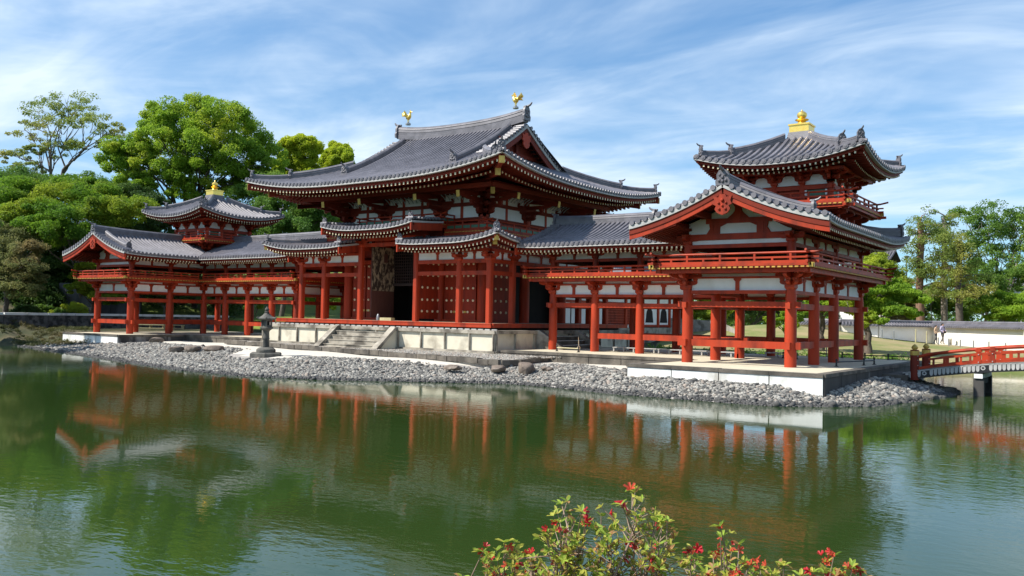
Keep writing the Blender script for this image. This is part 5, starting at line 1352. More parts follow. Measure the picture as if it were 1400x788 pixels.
def build_trees():
    R = lambda s: np.random.default_rng(s)
    bright = leaf_mat('bright_green_leaves', (0.325, 0.480, 0.037), (0.178, 0.315, 0.030), (0.489, 0.540, 0.050), .38)
    mid = leaf_mat('mid_green_leaves', (0.178, 0.300, 0.044), (0.098, 0.204, 0.034), (0.276, 0.390, 0.050), .30)
    deep = leaf_mat('deep_green_leaves', (0.078, 0.143, 0.031), (0.048, 0.102, 0.025), (0.114, 0.196, 0.034), .22)
    maple = leaf_mat('fresh_maple_leaves', (0.199, 0.340, 0.026), (0.106, 0.222, 0.022), (0.316, 0.387, 0.035), .40)
    airy = leaf_mat('sparse_yellow_green_leaves', (0.325, 0.390, 0.086), (0.228, 0.300, 0.068), (0.391, 0.390, 0.099), .35)
    rust = leaf_mat('reddish_olive_leaves', (.24, .26, .085), (.16, .18, .06), (.28, .22, .09), .38)
    lime = leaf_mat('lime_green_leaves', (0.537, 0.600, 0.037), (0.358, 0.465, 0.034), None, .42)
    pine = leaf_mat('olive_conifer_needles', (0.293, 0.361, 0.074), (0.178, 0.254, 0.056), (0.423, 0.390, 0.092), .25)
    yellowg = leaf_mat('yellow_green_leaves', (0.489, 0.555, 0.050), (0.325, 0.421, 0.050), None, .4)
    # tall thin tree, upper left
    rg = R(1); D = 92
    sp = [(60, 152, D, 2.4, 1.3), (100, 140, D, 2.6, 1.4), (84, 175, D, 2.4, 1.2), (40, 180, D, 2.2, 1.1), (130, 172, D, 2.4, 1.2), (152, 180, D, 1.6, .9), (22, 215, D, 1.7, .9), (40, 232, D, 1.8, .9), (76, 205, D, 2.0, 1.0), (118, 200, D, 1.8, .8), (50, 205, D, 1.2, .6), (100, 160, D+2, 2.2, 1.1)]
    a = gz(W(70, 300, D)); tp = W(69, 232, D); tp2 = W(90, 228, D-1)
    tree('tall thin tree with sparse leaves rising above the wood at far left', a, lobes_at(sp, rg), airy, BARK, rg, per=60, size=.22, ppl=18, pr=.30, flat=.5, trunk=.26, twigs=5, trunks=[(a, tp), (W(72, 275, D), tp2)], lower=.5)
    # big bright broadleaf
    rg = R(2); D = 84
    sp = [(210, 160, D, 2.0), (245, 168, D, 2.6), (275, 160, D, 2.6), (305, 165, D, 2.6), (330, 180, D, 2.4), (352, 205, D, 2.2), (358, 230, D, 2.0), (215, 190, D, 2.2), (250, 200, D-2, 2.8), (285, 195, D-2, 2.8), (320, 210, D-2, 2.6), (168, 205, D, 2.0), (190, 215, D, 2.0), (160, 222, D, 1.7), (200, 235, D-1, 2.2), (235, 240, D-2, 2.2), (262, 230, D-2, 2.4), (300, 235, D-1, 2.2), (335, 245, D, 2.0), (365, 250, D, 1.6), (185, 250, D-1, 1.7), (268, 258, D-1, 1.8), (240, 215, D+2, 2.6), (315, 262, D, 1.6)]
    b0 = gz(W(250, 330, D)); b1 = W(235, 262, D); b2 = W(255, 255, D+1); b3 = W(272, 262, D)
    tree('big bright green broadleaf tree with a wide rounded crown behind the left tower', b0, lobes_at(sp, rg), bright, BARK, rg, per=310, size=.22, ppl=18, pr=.35, flat=.7, trunk=.30, trunks=[(gz(W(228, 330, D)), b1), (b0, b2), (gz(W(268, 330, D)), b3)], twigs=2, lower=.45)
    # lime trees peeping over the main eave
    for i, (sp, lab) in enumerate((([(398, 202, 92, 1.2), (412, 198, 92, 1.3), (424, 203, 92, 1.2), (400, 215, 92, 1.4), (418, 214, 92, 1.4), (432, 206, 93, .8), (388, 228, 92, 1.0), (380, 240, 92, 1.2), (405, 232, 92, 1.5), (426, 228, 92, 1.0), (395, 250, 92, 1.8), (420, 248, 92, 1.5)], 'lime green tree above the left end of the main eave, the larger of two'), ([(456, 208, 95, 1.2), (466, 210, 95, 1.2), (453, 220, 95, 1.3), (472, 220, 95, 1.2), (462, 228, 95, 1.6), (450, 236, 95, 1.2), (476, 232, 95, .9), (494, 236, 97, .5), (462, 246, 95, 1.6)], 'small lime green tree with a rounded top above the main eave'))):
        rg = R(20+i); c = sp[0]; tree(lab, gz(W(sp[4][0], 320, c[2])), lobes_at(sp, rg), lime, BARK, rg, per=520, size=.21, ppl=16, pr=.42, flat=.9, trunk=.3, lower=.2)
    # tree filling the gap between left tower and main eave
    rg = R(4); D = 80
    sp = [(345, 275, D, 2.2), (375, 262, D, 2.0), (400, 285, D, 2.2), (365, 300, D-2, 2.2), (420, 300, D, 2.0), (440, 285, D, 1.6), (330, 310, D-2, 2.0), (390, 318, D-3, 2.), (345, 330, D-2, 1.6), (430, 322, D, 1.6), (460, 290, D+3, 1.6)]
    tree('mid green tree in the gap between the left tower and the main eave', gz(W(385, 400, D)), lobes_at(sp, rg), mid, BARK, rg, per=360, size=.21, ppl=20, pr=.38, flat=.7, trunk=.26, lower=.5)
    rg = R(41); sp = [(395, 300, 88, 2.), (430, 275, 90, 2.2), (465, 262, 90, 2.), (450, 305, 88, 2.2), (480, 285, 90, 1.6)]
    tree('dark evergreen behind the left end of the hall', gz(W(440, 400, 88)), lobes_at(sp, rg), deep, BARK, rg, per=420, size=.24, ppl=14, trunk=.3)
    # maples massed on the left
    rg = R(5)
    specs = [
        ('large fresh green maple leaning over the left wing roof', maple, [(90, 275, 72, 2.4, 1.3), (130, 270, 72, 2.4, 1.2), (60, 290, 71, 2.2, 1.2), (105, 300, 70, 2.4, 1.2), (150, 290, 72, 2.2, 1.1), (80, 320, 69, 2.0, 1.0), (125, 322, 70, 1.8, .9), (175, 285, 73, 2., 1.), (45, 310, 70, 1.8, .9), (100, 255, 74, 2., 1.)], (110, 430, 73)),
        ('yellow-topped maple at the left edge of the wood', maple, [(10, 275, 74, 2.4, 1.4), (28, 262, 76, 2.2, 1.3), (-10, 290, 73, 2.4, 1.4), (20, 300, 72, 2., 1.1), (40, 280, 75, 1.8, 1.0), (-30, 270, 76, 2.6, 1.4)], (10, 430, 75)),
        ('dark green maple behind the left tower and wing', deep, [(190, 300, 78, 2.2, 1.3), (165, 315, 77, 2.2, 1.3), (210, 320, 77, 2., 1.2), (185, 270, 80, 2.0, 1.2), (205, 285, 79, 1.8, 1.1), (230, 300, 80, 1.8, 1.1), (150, 340, 77, 2., 1.2)], (190, 430, 79)),
        ('dark shaded tree in the middle of the left wood', deep, [(40, 340, 77, 2.8, 1.8), (85, 350, 78, 2.8, 1.8), (60, 375, 77, 2.6, 1.6), (110, 370, 78, 2.6, 1.6), (15, 370, 78, 2.6, 1.6), (70, 320, 79, 2.4, 1.5), (120, 340, 79, 2.4, 1.5), (30, 320, 79, 2.4, 1.5), (90, 395, 79, 2.4, 1.4), (45, 395, 78, 2.4, 1.4)], (60, 430, 78)),
        ('mid green tree at the back of the left wood', mid, [(30, 252, 88, 2.6, 1.6), (60, 262, 88, 2.6, 1.6), (110, 258, 88, 2.4, 1.5), (150, 262, 87, 2.4, 1.5), (180, 268, 87, 2.2, 1.4), (5, 255, 89, 2.6, 1.6), (135, 285, 86, 2.4, 1.5)], (90, 400, 88)),
        ('bright green young maple in the shade beside the left wing', maple, [(112, 378, 71.5, .9, .5), (122, 392, 71.5, .9, .5), (104, 395, 71.5, .8, .4), (128, 405, 71, .9, .4), (118, 365, 72, .8, .4), (140, 398, 72.5, .9, .5), (155, 408, 72.5, 1., .5), (168, 400, 73, .9, .5)], (125, 432, 72)),
        ('reddish olive maple at the left edge behind the path', rust, [(15, 330, 65.5, 1.9, 1.0), (38, 345, 65.5, 1.4, .8), (5, 350, 65, 1.9, 1.0), (30, 365, 65, 1.5, .8), (10, 378, 65, 1.8, .9), (42, 380, 65.5, 1.1, .6), (-15, 340, 65, 2., 1.1), (-20, 370, 65, 2., 1.1), (25, 395, 65, 1.4, .6), (-5, 318, 66, 1.5, .8)], (5, 430, 66))]
    for lab, mt, sp, b in specs:
        tree(lab, gz(W(*b)), lobes_at(sp, rg), mt, BARK, rg, per=330 if mt is not rust else 190, size=.19 if mt is not rust else .15, ppl=22, pr=.40, flat=.55, trunk=.24, name='maple_tree' if 'maple' in lab else 'tree', lower=.5)
    # bushes seen through the left wing
    for i, (lab, mt, sp, b) in enumerate((('rounded speckled bush on the grass behind the left wing posts', mid, [(345, 400, 73, 1.0, .9), (358, 412, 73, .9, .8), (335, 412, 73, .9, .8)], (346, 425, 73)),
        ('dark evergreen shrub under the left wing, beside the pale benches', deep, [(200, 395, 76, 1.6, 1.2), (225, 400, 76, 1.6, 1.2), (250, 395, 77, 1.6, 1.2), (180, 405, 75, 1.4, 1.), (270, 400, 77, 1.4, 1.)], (225, 425, 76)),
        ('dark evergreen shrub behind the middle of the left corridor', deep, [(295, 400, 79, 1.6, 1.2), (318, 405, 79, 1.5, 1.1), (280, 395, 80, 1.6, 1.2), (335, 395, 82, 1.6, 1.2)], (305, 425, 79)),
        ('bright bush behind the end of the left corridor', bright, [(430, 410, 80, 1.4, .9), (445, 395, 82, 1.5, 1.), (420, 395, 82, 1.4, .9), (455, 412, 80, 1.2, .8)], (436, 428, 80)),
        ('low bush on the bright slope behind the left corridor', bright, [(385, 388, 86, 1.6, .9), (405, 384, 86, 1.5, .9), (370, 384, 88, 1.6, .9)], (388, 400, 86)))):
        rg = R(60+i); tree(lab, gz(W(*b)), lobes_at(sp, rg, .5), mt, BARK, rg, per=260, size=.17, ppl=14, pr=.36, flat=.7, trunk=.08, name='shrub', cat='shrub')
    # clipped shrubs above the embankment
    for i, (px, py, r, lab) in enumerate(((107, 419, 1.25, 'brightest clipped shrub above the stone embankment, beside the grey wall'), (72, 420, .62, 'small clipped bright shrub left of the brightest one'), (85, 421, .5, 'smallest clipped bright shrub above the embankment'), (58, 412, 1.0, 'dull green clipped shrub in shade above the embankment'), (90, 410, .9, 'rounded green shrub behind the small clipped ones'), (35, 412, 1.2, 'broad flat-topped dark shrub at the left above the path'))):
        rg = R(80+i); p = W(px, py, 69.5 if px > 50 else 67); g = gz(p); c = g[2]+r*.34
        lob = [(p[0]+rg.normal(0, r*.22), p[1]+rg.normal(0, r*.22), c+rg.normal(0, r*.06), r*.6, r*.6, r*.42) for _ in range(6)]
        tree(lab, g, lob, (yellowg if i < 3 else mid if i != 5 else deep), BARK, rg, per=150, size=.10, ppl=16, pr=.32, flat=.8, trunk=.05, name='clipped_shrub', cat='shrub', group='clipped shrubs above the embankment')
    rg = R(55)
    for i, (px, D, lab) in enumerate(((-150, 51, 'broad shade tree on the left bank, nearest the water'),)):
        b = gz(W(px, 440, D)); lob = [(b[0]+rg.normal(0, 2.6), b[1]+rg.normal(0, 2.6), b[2]+rg.uniform(4, 9), 2., 2., 1.3) for _ in range(11)]
        tree(lab, b, lob, mid, BARK, rg, per=200, size=.26, ppl=12, trunk=.3)
    # right side -----------------------------------------------------------
    rg = R(7)
    pts = [((1258, 0), 1258, 303, 455, 82, .47, 'tallest bare-topped pollard conifer with thick brown trunk, leftmost of the row'), ((1291, 0), 1291, 298, 458, 84, .38, 'second pollard conifer in the row behind the white wall'), ((1311, 0), 1311, 330, 462, 80, .42, 'third and bushiest conifer in the row behind the white wall')]
    for i, (_, px, yt, yb, D, tr_, lab) in enumerate(pts):
        rg = R(70+i); g = gz(W(px, 470, D)); root = thing('pollard_conifer', lab, 'tree', g, 'pollarded conifers behind the white wall')
        top = W(px, yt, D); m = MB(); n = 9
        P = [np.array(g)+(top-np.array(g))*k/n+rg.normal(0, .05, 3) for k in range(n+1)]
        m.tube([tuple(p) for p in P], [tr_*(1-.35*k/n)*.85 for k in range(n+1)], 10)
        C = []; Rr = []
        lo, hi = (.34, 1.02) if i < 2 else (.40, 1.)
        for k in range(38 if i < 2 else 50):
            t = rg.uniform(lo, hi); c = np.array(g)+(top-np.array(g))*t
            ang = rg.uniform(0, 2*pi); L = rg.uniform(.7, 2.4)*(1.25-.55*t)*(1.25 if i == 2 else 1.)
            e = c+np.array([cos(ang)*L, sin(ang)*L, rg.uniform(-.1, .8)]); limb(m, c, e, .07, .02, rg, 3)
            for q in (.6, 1.): C.append(c+(e-c)*q+rg.normal(0, .15, 3)); Rr.append(rg.uniform(.45, .85))
        V, F = leaves(C, Rr, 70, .25, rg, .6, .3, 3.); bulk_mesh('crown', V, F, pine, root, False); part('trunk', m, BARKB if i == 0 else BARKP if i == 1 else BARK, root, 60)
    sp = [(1340, 308, 92, 2.2), (1362, 300, 92, 2.4), (1385, 312, 92, 2.4), (1400, 325, 92, 2.2), (1352, 330, 91, 2.2), (1378, 340, 91, 2.2), (1335, 345, 92, 2.), (1395, 355, 92, 2.), (1318, 300, 95, 2.), (1415, 310, 93, 2.4), (1345, 365, 91, 1.6)]
    rg = R(90); tree('dark spreading broadleaf tree at upper right behind the conifers', gz(W(1365, 460, 92)), lobes_at(sp, rg), mid, BARKP, rg, per=120, size=.23, ppl=14, pr=.36, flat=.6, trunk=.30, twigs=3, lower=.5)
    more = [('bright green bush behind the white wall at the right edge', bright, [(1375, 415, 80, 1.7, 1.1), (1395, 420, 80, 1.7, 1.1), (1355, 425, 80, 1.4, .9), (1385, 432, 79, 1.5, .8), (1410, 412, 80, 1.6, 1.1), (1365, 435, 79, 1.2, .7)], (1380, 465, 80)),
            ('leafy green tree between the conifers and the right edge', mid, [(1330, 380, 88, 2.2, 1.5), (1352, 390, 88, 2.0, 1.3), (1375, 385, 88, 2., 1.3), (1325, 405, 87, 1.8, 1.2), (1398, 378, 88, 2., 1.3), (1340, 415, 86, 1.8, 1.)], (1345, 465, 88)),
            ('loose green tree between the two left conifers', mid, [(1275, 405, 90, 1.6, 1.1), (1290, 420, 90, 1.6, 1.1), (1310, 425, 90, 1.6, 1.), (1228, 428, 89, 1.2, .8)], (1275, 465, 90)),
            ('yellow green tree between the right tower and the conifers', yellowg, [(1213, 378, 84, 1.5, 1.1), (1225, 388, 84, 1.5, 1.1), (1200, 365, 84, 1.3, 1.), (1190, 355, 84, 1.4, 1.), (1205, 395, 84, 1.5, 1.1), (1185, 372, 84, 1.4, 1.), (1215, 405, 84, 1.4, 1.)], (1205, 465, 84)),
            ('rust leaved shrub behind the left end of the white wall', rust, [(1240, 418, 86, 1.3, .8), (1250, 430, 86, 1.2, .7), (1230, 430, 86, 1.2, .7)], (1241, 462, 86)),
            ('dense dark hedge tree seen through the right wing', deep, [(1000, 412, 88, 2.2, 1.6), (1020, 415, 88, 2.2, 1.6), (1040, 408, 90, 2., 1.5), (985, 420, 88, 1.8, 1.3), (1060, 405, 92, 2.2, 1.6), (1085, 405, 92, 2.2, 1.6), (1040, 425, 89, 2., 1.3), (1010, 430, 88, 1.8, 1.2), (1075, 425, 91, 2., 1.3), (1110, 415, 92, 2., 1.4)], (1020, 440, 90)),
            ('yellow green shrub on the pale rubble wall behind the right wing', yellowg, [(965, 418, 74, 1.2, .8), (985, 424, 74, 1., .7), (950, 424, 74, 1., .7), (972, 430, 73, .9, .6)], (966, 440, 75))]
    for i, (lab, mt, sp, b) in enumerate(more):
        rg = R(100+i); tree(lab, gz(W(*b)), lobes_at(sp, rg, .7), mt, BARKP if 'conif' in lab else BARK, rg, per=230, size=.20, ppl=18, pr=.38, flat=.65, trunk=.18, twigs=2, lower=.5)
    # dark-trunked tree beside the right platform
    rg = R(8); D = 57
    sp = [(1190, 400, D, 1.5, .7), (1165, 408, D, 1.3, .6), (1215, 402, D, 1.5, .7), (1240, 412, D, 1.3, .6), (1200, 420, D-1, 1.4, .6), (1225, 428, D-1, 1.2, .5), (1180, 428, D, 1.2, .5), (1150, 418, D+1, 1.3, .6), (1205, 388, D+1, 1.2, .6), (1175, 388, D+1, 1.3, .6), (1245, 430, D, .9, .4), (1190, 440, D-1, 1., .4), (1130, 412, D+2, 1.3, .6), (1110, 425, D+2, 1.1, .5)]
    b0 = gz(W(1188, 466, D)); tree('dark trunked spreading tree beside the right platform and the white wall', b0, lobes_at(sp, rg, .8), bright, BARK, rg, per=260, size=.17, ppl=18, pr=.38, flat=.5, trunk=.30, trunks=[(b0, W(1183, 436, D)), (gz(W(1122, 470, D+2)), W(1124, 432, D+2))], twigs=2, lower=.3)
    rg = R(9); D = 62; sp = [(1060, 440, D, .8, .5), (1075, 447, D, .8, .5), (1085, 432, D, .9, .5)]
    tree('small bright shrub on the lawn between the right wing posts', gz(W(1073, 458, D)), lobes_at(sp, rg, .5), bright, BARK, rg, per=200, size=.14, ppl=12, trunk=.06, name='shrub', cat='shrub')
    # low flowers and weeds along the water behind the right platform
    rg = R(10); C = []; Rr = []
    for k in range(90):
        x = rg.uniform(8, 23); y = np.interp(x, [8, 14, 19, 23], [15.2, 15.4, 15.8, 18.3])+rg.uniform(0, 1.2); C.append((x, y, float(terrain(x, y))+.25)); Rr.append(rg.uniform(.2, .42))
    V, F = leaves(np.array(C), np.array(Rr), 60, .14, rg, .9, .4); o = bulk_mesh('waterside_weeds', V, F, mid, None, False); stuff(o); tag(o, 'low weeds along the far water edge behind the right wing', 'weeds')
    rg = R(15); C = []; Rr = []
    for k in range(560):
        p = W(rg.uniform(-110, 128), 450, rg.uniform(54, 67)); d = float(poly_dist(np.array([p[0]]), np.array([p[1]]), SHORE)[0])
        if d > .3: C.append((p[0], p[1], float(terrain(p[0], p[1]))+.06)); Rr.append(rg.uniform(.14, .34))
    V, F = leaves(np.array(C), np.array(Rr), 60, .15, rg, .6, .6, 4.); o = bulk_mesh('bank_grass', V, F, leaf_mat('rough_grass_blades', (.11, .12, .035), (.06, .075, .022), (.16, .13, .05), .25), None, False); stuff(o); tag(o, 'rough shaded grass tufts on the left bank by the water', 'grass')
    # canopy that lines the far left and right outside the trees above (visible between trunks)
    rg = R(12)
    for i, (lab, px0, px1, D, zt, mt) in enumerate((('dense shaded undergrowth of the left wood', -120, 330, 83, 5.5, deep), ('low dark undergrowth close behind the left path', -120, 78, 75, 1.6, deep), ('far line of trees beyond the hall', 330, 700, 112, 7.0, mid), ('far line of trees beyond the white wall', 920, 1480, 104, 4.6, mid))):
        C = []; Rr = []
        for k in range(230):
            p = W(rg.uniform(px0, px1), 400, D+rg.uniform(-3, 6)); g = float(terrain(p[0], p[1])); C.append((p[0], p[1], g+rg.uniform(.2, zt))); Rr.append(rg.uniform(1., 1.9))
        V, F = leaves(np.array(C), np.array(Rr), 190, .34, rg, .7, .3); o = bulk_mesh('undergrowth', V, F, mt, None, False); stuff(o); tag(o, lab, 'undergrowth')

def build_azaleas():
    lm = [leaf_mat('azalea_leaf_green', (.38, .50, .07), (.27, .39, .06), None, .35, 14), leaf_mat('azalea_leaf_yellow', (.58, .55, .10), (.46, .46, .08), None, .35, 14), leaf_mat('azalea_leaf_bronze', (.50, .28, .11), (.38, .22, .09), None, .3, 14)]
    fm = M('azalea_petal', (.62, .03, .03), (.45, .015, .03), 30., .5, transl=.3); fo = M('azalea_petal_coral', (.72, .13, .06), (.55, .07, .04), 30., .5, transl=.3)
    tw = M('azalea_twig', (.20, .13, .09), (.30, .22, .16), 20., .85)
    def whorl(V, F, MI, p, d, rg, L, n, mats):
        d = d/np.linalg.norm(d)
        for k in range(n):
            a = np.cross(d, rg.normal(size=3)); a /= np.linalg.norm(a); l = L*rg.uniform(.55, 1.15); lift = rg.uniform(.25, 1.1)
            ax = a+d*lift; ax /= np.linalg.norm(ax); s = np.cross(ax, d); s /= np.linalg.norm(s)+1e-9; nn = np.cross(s, ax); w = l*rg.uniform(.17, .25); o = len(V)
            q = [p, p+ax*l*.35+s*w-nn*0+nn*.1*w, p+ax*l*.75+s*w*.75, p+ax*l-nn*.15*l, p+ax*l*.75-s*w*.75, p+ax*l*.35-s*w+nn*.1*w, p+ax*l*.5-nn*w*.28]
            V += q; mi = rg.choice(3, p=mats)
            for f in ((0, 1, 6), (1, 2, 6), (2, 3, 6), (3, 4, 6), (4, 5, 6), (5, 0, 6)): F.append(tuple(o+i for i in f)); MI.append(mi)
    def flower(root, p, d, rg, r, mi):
        V, F, MI = [], [], []
        d = d/np.linalg.norm(d); a = np.cross(d, rg.normal(size=3)); a /= np.linalg.norm(a); b = np.cross(d, a)
        for k in range(5):
            t = 2*pi*k/5+rg.uniform(-.15, .15); u = a*cos(t)+b*sin(t); v = -a*sin(t)+b*cos(t); o = len(V); op = rg.uniform(.6, 1.)
            V += [p, p+d*r*.6+u*r*.35+v*r*.22, p+d*r*.95+u*r*op+v*r*.28, p+d*r*.9+u*r*op*1.25, p+d*r*.95+u*r*op-v*r*.28, p+d*r*.6+u*r*.35-v*r*.22]
            F.append((o, o+1, o+2, o+3)); F.append((o, o+3, o+4, o+5)); MI += [0, 0]
        mesh_obj('flower', [tuple(v) for v in V], F, fm if mi == 0 else fo, root, MI, None)
    plants = [('azalea bush with a tall flowering sprig, biggest of the three at the near water edge', 3.45, [(665, 770, 8), (690, 742, 10), (700, 775, 10), (722, 760, 12), (745, 730, 12), (768, 690, 10), (765, 715, 12), (785, 740, 14), (800, 718, 9), (822, 706, 9), (830, 735, 12), (866, 672, 12), (850, 690, 6), (870, 742, 12), (905, 722, 12), (895, 705, 8), (912, 715, 8), (760, 765, 16), (810, 765, 16), (850, 770, 16), (890, 765, 12), (730, 780, 14), (780, 785, 16), (835, 745, 10), (900, 745, 10), (680, 785, 12), (795, 700, 5), (775, 700, 8), (870, 715, 6), (660, 755, 4), (780, 760, 15), (830, 780, 15)]),
              ('middle azalea bush at the near water edge, with long pale leaves', 3.6, [(950, 765, 9), (965, 785, 10), (985, 735, 8), (1000, 755, 10), (1010, 745, 9), (1020, 770, 11), (980, 775, 9), (1040, 780, 9), (1065, 775, 9), (975, 755, 5), (1000, 785, 12), (945, 752, 4), (1055, 785, 8), (985, 720, 4)]),
              ('low azalea bush at the right, with coral red flower clusters', 3.75, [(1110, 783, 8), (1130, 770, 8), (1140, 760, 7), (1165, 775, 8), (1150, 785, 9), (1095, 788, 6), (1128, 785, 8), (1172, 780, 5)])]
    for i, (lab, D, tips) in enumerate(plants):
        rg = np.random.default_rng(200+i); mean = np.mean([t[0] for t in tips]); b = W(mean, 800, D); base = np.array([b[0], b[1], float(terrain(b[0], b[1]))])
        root = thing('azalea_bush', lab, 'azalea', tuple(base), 'azaleas at the near bank')
        V, F, MI = [], [], []; fV, fF, fM = [], [], []; m = MB()
        for px, py, n in tips:
            hub = W(px, py, D+rg.uniform(-.25, .25)); foot = base+np.array([*rg.normal(0, .10, 2), .0]); low = W(px+rg.normal(0, 12), py+70, D+rg.uniform(-.15, .15))
            mid = low*.65+hub*.35; m.tube([tuple(foot), tuple((foot+low)/2+rg.normal(0, .03, 3)), tuple(low), tuple(mid+rg.normal(0, .012, 3)), tuple(hub)], [.010, .007, .0045, .0032, .002], 5)
            for k in range(max(3, int(n*(1.5 if n > 9 else .8)))):
                t = rg.random(); p = (hub*(1-t)+low*t)+rg.normal(0, 1, 3)*np.array([.055, .055, .032])*(.35+1.2*t); d = rg.normal(0, .5, 3)+np.array([0, 0, .9])
                if n > 7: m.tube([tuple(hub*(1-min(1, t+.25))+low*min(1, t+.25)), tuple(p)], [.0025, .0014], 4)
                whorl(V, F, MI, p, d, rg, .036, int(rg.integers(4, 8)), [.34, .46, .20])
            whorl(V, F, MI, hub, np.array([0, 0, 1.])+rg.normal(0, .2, 3), rg, .042, 7, [.6, .3, .1])
            for k in range(int(rg.integers(0, 4))+(2 if i == 2 else 0)):
                p = hub+rg.normal(0, 1, 3)*np.array([.016, .016, .012]); d = rg.normal(0, .6, 3)-CF*.5+np.array([0, 0, .3]); flower(root, p, d, rg, rg.uniform(.012, .022), int(rg.random() < (.25 if i == 0 else .55)))
        p = W(853, 684, D)
        if i == 0: flower(root, p, np.array([-.2, -.3, -.5]), rg, .030, 0); flower(root, W(862, 670, D), np.array([.1, -.3, .5]), rg, .024, 1)
        mesh_obj('leaves', [tuple(v) for v in V], F, lm, root, MI, None); part('twigs', m, tw, root, 60)
# ------------------------------------------------------------------ walls, fences and small things
def build_misc():
    # white wall with tiled coping
    line = [W(1095, 470, 78), W(1150, 470, 75), W(1200, 470, 74), np.array([19.4, 47.4, 0]), np.array([23.2, 43.8, 0]), np.array([27.2, 39.2, 0]), np.array([35, 32.2, 0])]
    root = thing('garden_wall', 'long white plastered garden wall with grey tiled coping at right', 'wall', (20, 46, .8))
    m = MB(); cp = MB()
    base = .72; zt = 2.28
    for p, q in zip(line[:-1], line[1:]):
        m.bar((p[0], p[1], (base-.3+zt)/2), (q[0], q[1], (base-.3+zt)/2), .46, zt-base+.3)
        d = Vector((q[0]-p[0], q[1]-p[1], 0)); L = d.length; d.normalize(); n = Vector((d.y, -d.x, 0))
        for sg in (1, -1):
            P = lambda u, v, p=p, d=d, n=n, sg=sg: (p[0]+d.x*u+n.x*sg*(.62-v), p[1]+d.y*u+n.y*sg*(.62-v))
            roof_patch(cp, P, lambda u, v: zt+.02+.40*v, 0, L, lambda u: 0., lambda u: .62, .27, .07, 2)
        cp.bar((p[0], p[1], zt+.30), (q[0], q[1], zt+.30), .24, .16); cp.tube([(p[0], p[1], zt+.40), (q[0], q[1], zt+.40)], .09, 8)
        cp.bar((p[0], p[1], zt-.03), (q[0], q[1], zt-.03), .9, .05)
    part('plaster_body', m, M('warm_white_wall', (.82, .78, .69), (.76, .71, .60), .9, .85, third=(.58, .48, .36), tscale=.5, tlo=.55, thi=.8), root); part('tiled_coping', cp, TILE, root)
    # embankment of dark rubble on the left, grey concrete wall above it
    m = MB()
    for p, q in zip(LB[:-1], LB[1:]): m.bar((p[0], p[1], .85), (q[0], q[1], .85), .9, 2.0)
    c2 = MB()
    for p, q in zip(LB[:-1], LB[1:]):
        L = np.linalg.norm(q[:2]-p[:2]); k = int(L/1.6)
        for j in range(k): a = p+(q-p)*j/k; b = p+(q-p)*(j+.985)/k; c2.bar((a[0], a[1], 1.90), (b[0], b[1], 1.90), 1.0, .17)
    tag(recenter(part('path_curb', c2, SLAB)), 'pale stone curb along the path on top of the dark embankment', 'curb')
    tag(recenter(part('stone_embankment', m, EMBK)), 'dark rubble stone embankment along the path behind the left wing', 'embankment')
    m = MB(); a, b, c = W(82, 430, 74), W(128, 430, 72.5), W(190, 430, 76); 
    for p, q, z in ((a, b, 4.5), (b, c, 3.0)):
        L = np.linalg.norm(q[:2]-p[:2]); k = 3
        for j in range(k): u = p+(q-p)*(j+.01)/k; v = p+(q-p)*(j+.99)/k; m.bar((u[0], u[1], (z+1.5)/2), (v[0], v[1], (z+1.5)/2), .4, z-1.5)
    tag(recenter(part('retaining_wall', m, CONC)), 'streaked grey concrete retaining wall in shade left of the left wing', 'wall')
    # pale rubble wall behind the right wing
    m = MB(); pts = [W(900, 470, 72), W(940, 472, 72), W(985, 474, 71), W(1012, 478, 66), W(1030, 484, 60)]
    hs = [2.6, 2.5, 2.35, 1.6, .9]
    for k, (p, q) in enumerate(zip(pts[:-1], pts[1:])): m.prism([(0, .2), (1, .2), (1, hs[k+1]), (0, hs[k])], lambda a, b, p=p, q=q: (p[0]+(q[0]-p[0])*a, p[1]+(q[1]-p[1])*a, b), lambda a, b, p=p, q=q: (p[0]+(q[0]-p[0])*a+CF[0]*.6, p[1]+(q[1]-p[1])*a+CF[1]*.6, b))
    tag(recenter(part('rubble_wall', m, PALER)), 'pale rubble wall at the foot of the lawn mound behind the right wing', 'wall')
    # pale benches
    def bench(p, ang, L, lab):
        root = thing('bench', lab, 'bench', tuple(p), 'pale wooden benches by the left wing'); c, s = cos(ang), sin(ang); f = lambda a, b, z: (p[0]+a*c-b*s, p[1]+a*s+b*c, p[2]+z)
        m = MB()
        for b in (-.16, 0, .16): m.bar(f(-L/2, b, .36), f(L/2, b, .36), .14, .06)
        part('seat', m, BAMB, root)
        for a in np.linspace(-L/2+.1, L/2-.1, max(2, int(L/.75)+1)):
            m = MB(); m.bar(f(a, -.2, .17), f(a, .2, .17), .10, .32); part('leg', m, BAMB, root)
        m = MB(); m.bar(f(-L/2, -.2, .10), f(L/2, -.2, .10), .05, .08); part('stretcher', m, BAMB, root)
    yw = 7.05
    bench(gz(W(206, 453, 67.5)), YAW, 2.2, 'longer pale wooden bench behind the left wing posts')
    bench(gz(W(243, 453, 68.6)), YAW, .95, 'shorter pale wooden bench behind the left wing posts, right of the longer one')
    # table by the concrete wall
    p = gz(W(103, 430, 69.6)); root = thing('stone_table', 'small weathered table with a broad top above the embankment near the grey wall', 'table', p)
    m = MB(); m.bar((p[0]-.9, p[1]-.5, p[2]+.72), (p[0]+.9, p[1]+.55, p[2]+.72), .75, .12); part('table_top', m, STONE, root)
    for t in (-.5, .5): m = MB(); m.tube([(p[0]+t, p[1]+t*.55, p[2]-.1), (p[0]+t, p[1]+t*.55, p[2]+.66)], .13, 8); part('leg', m, STONE, root)
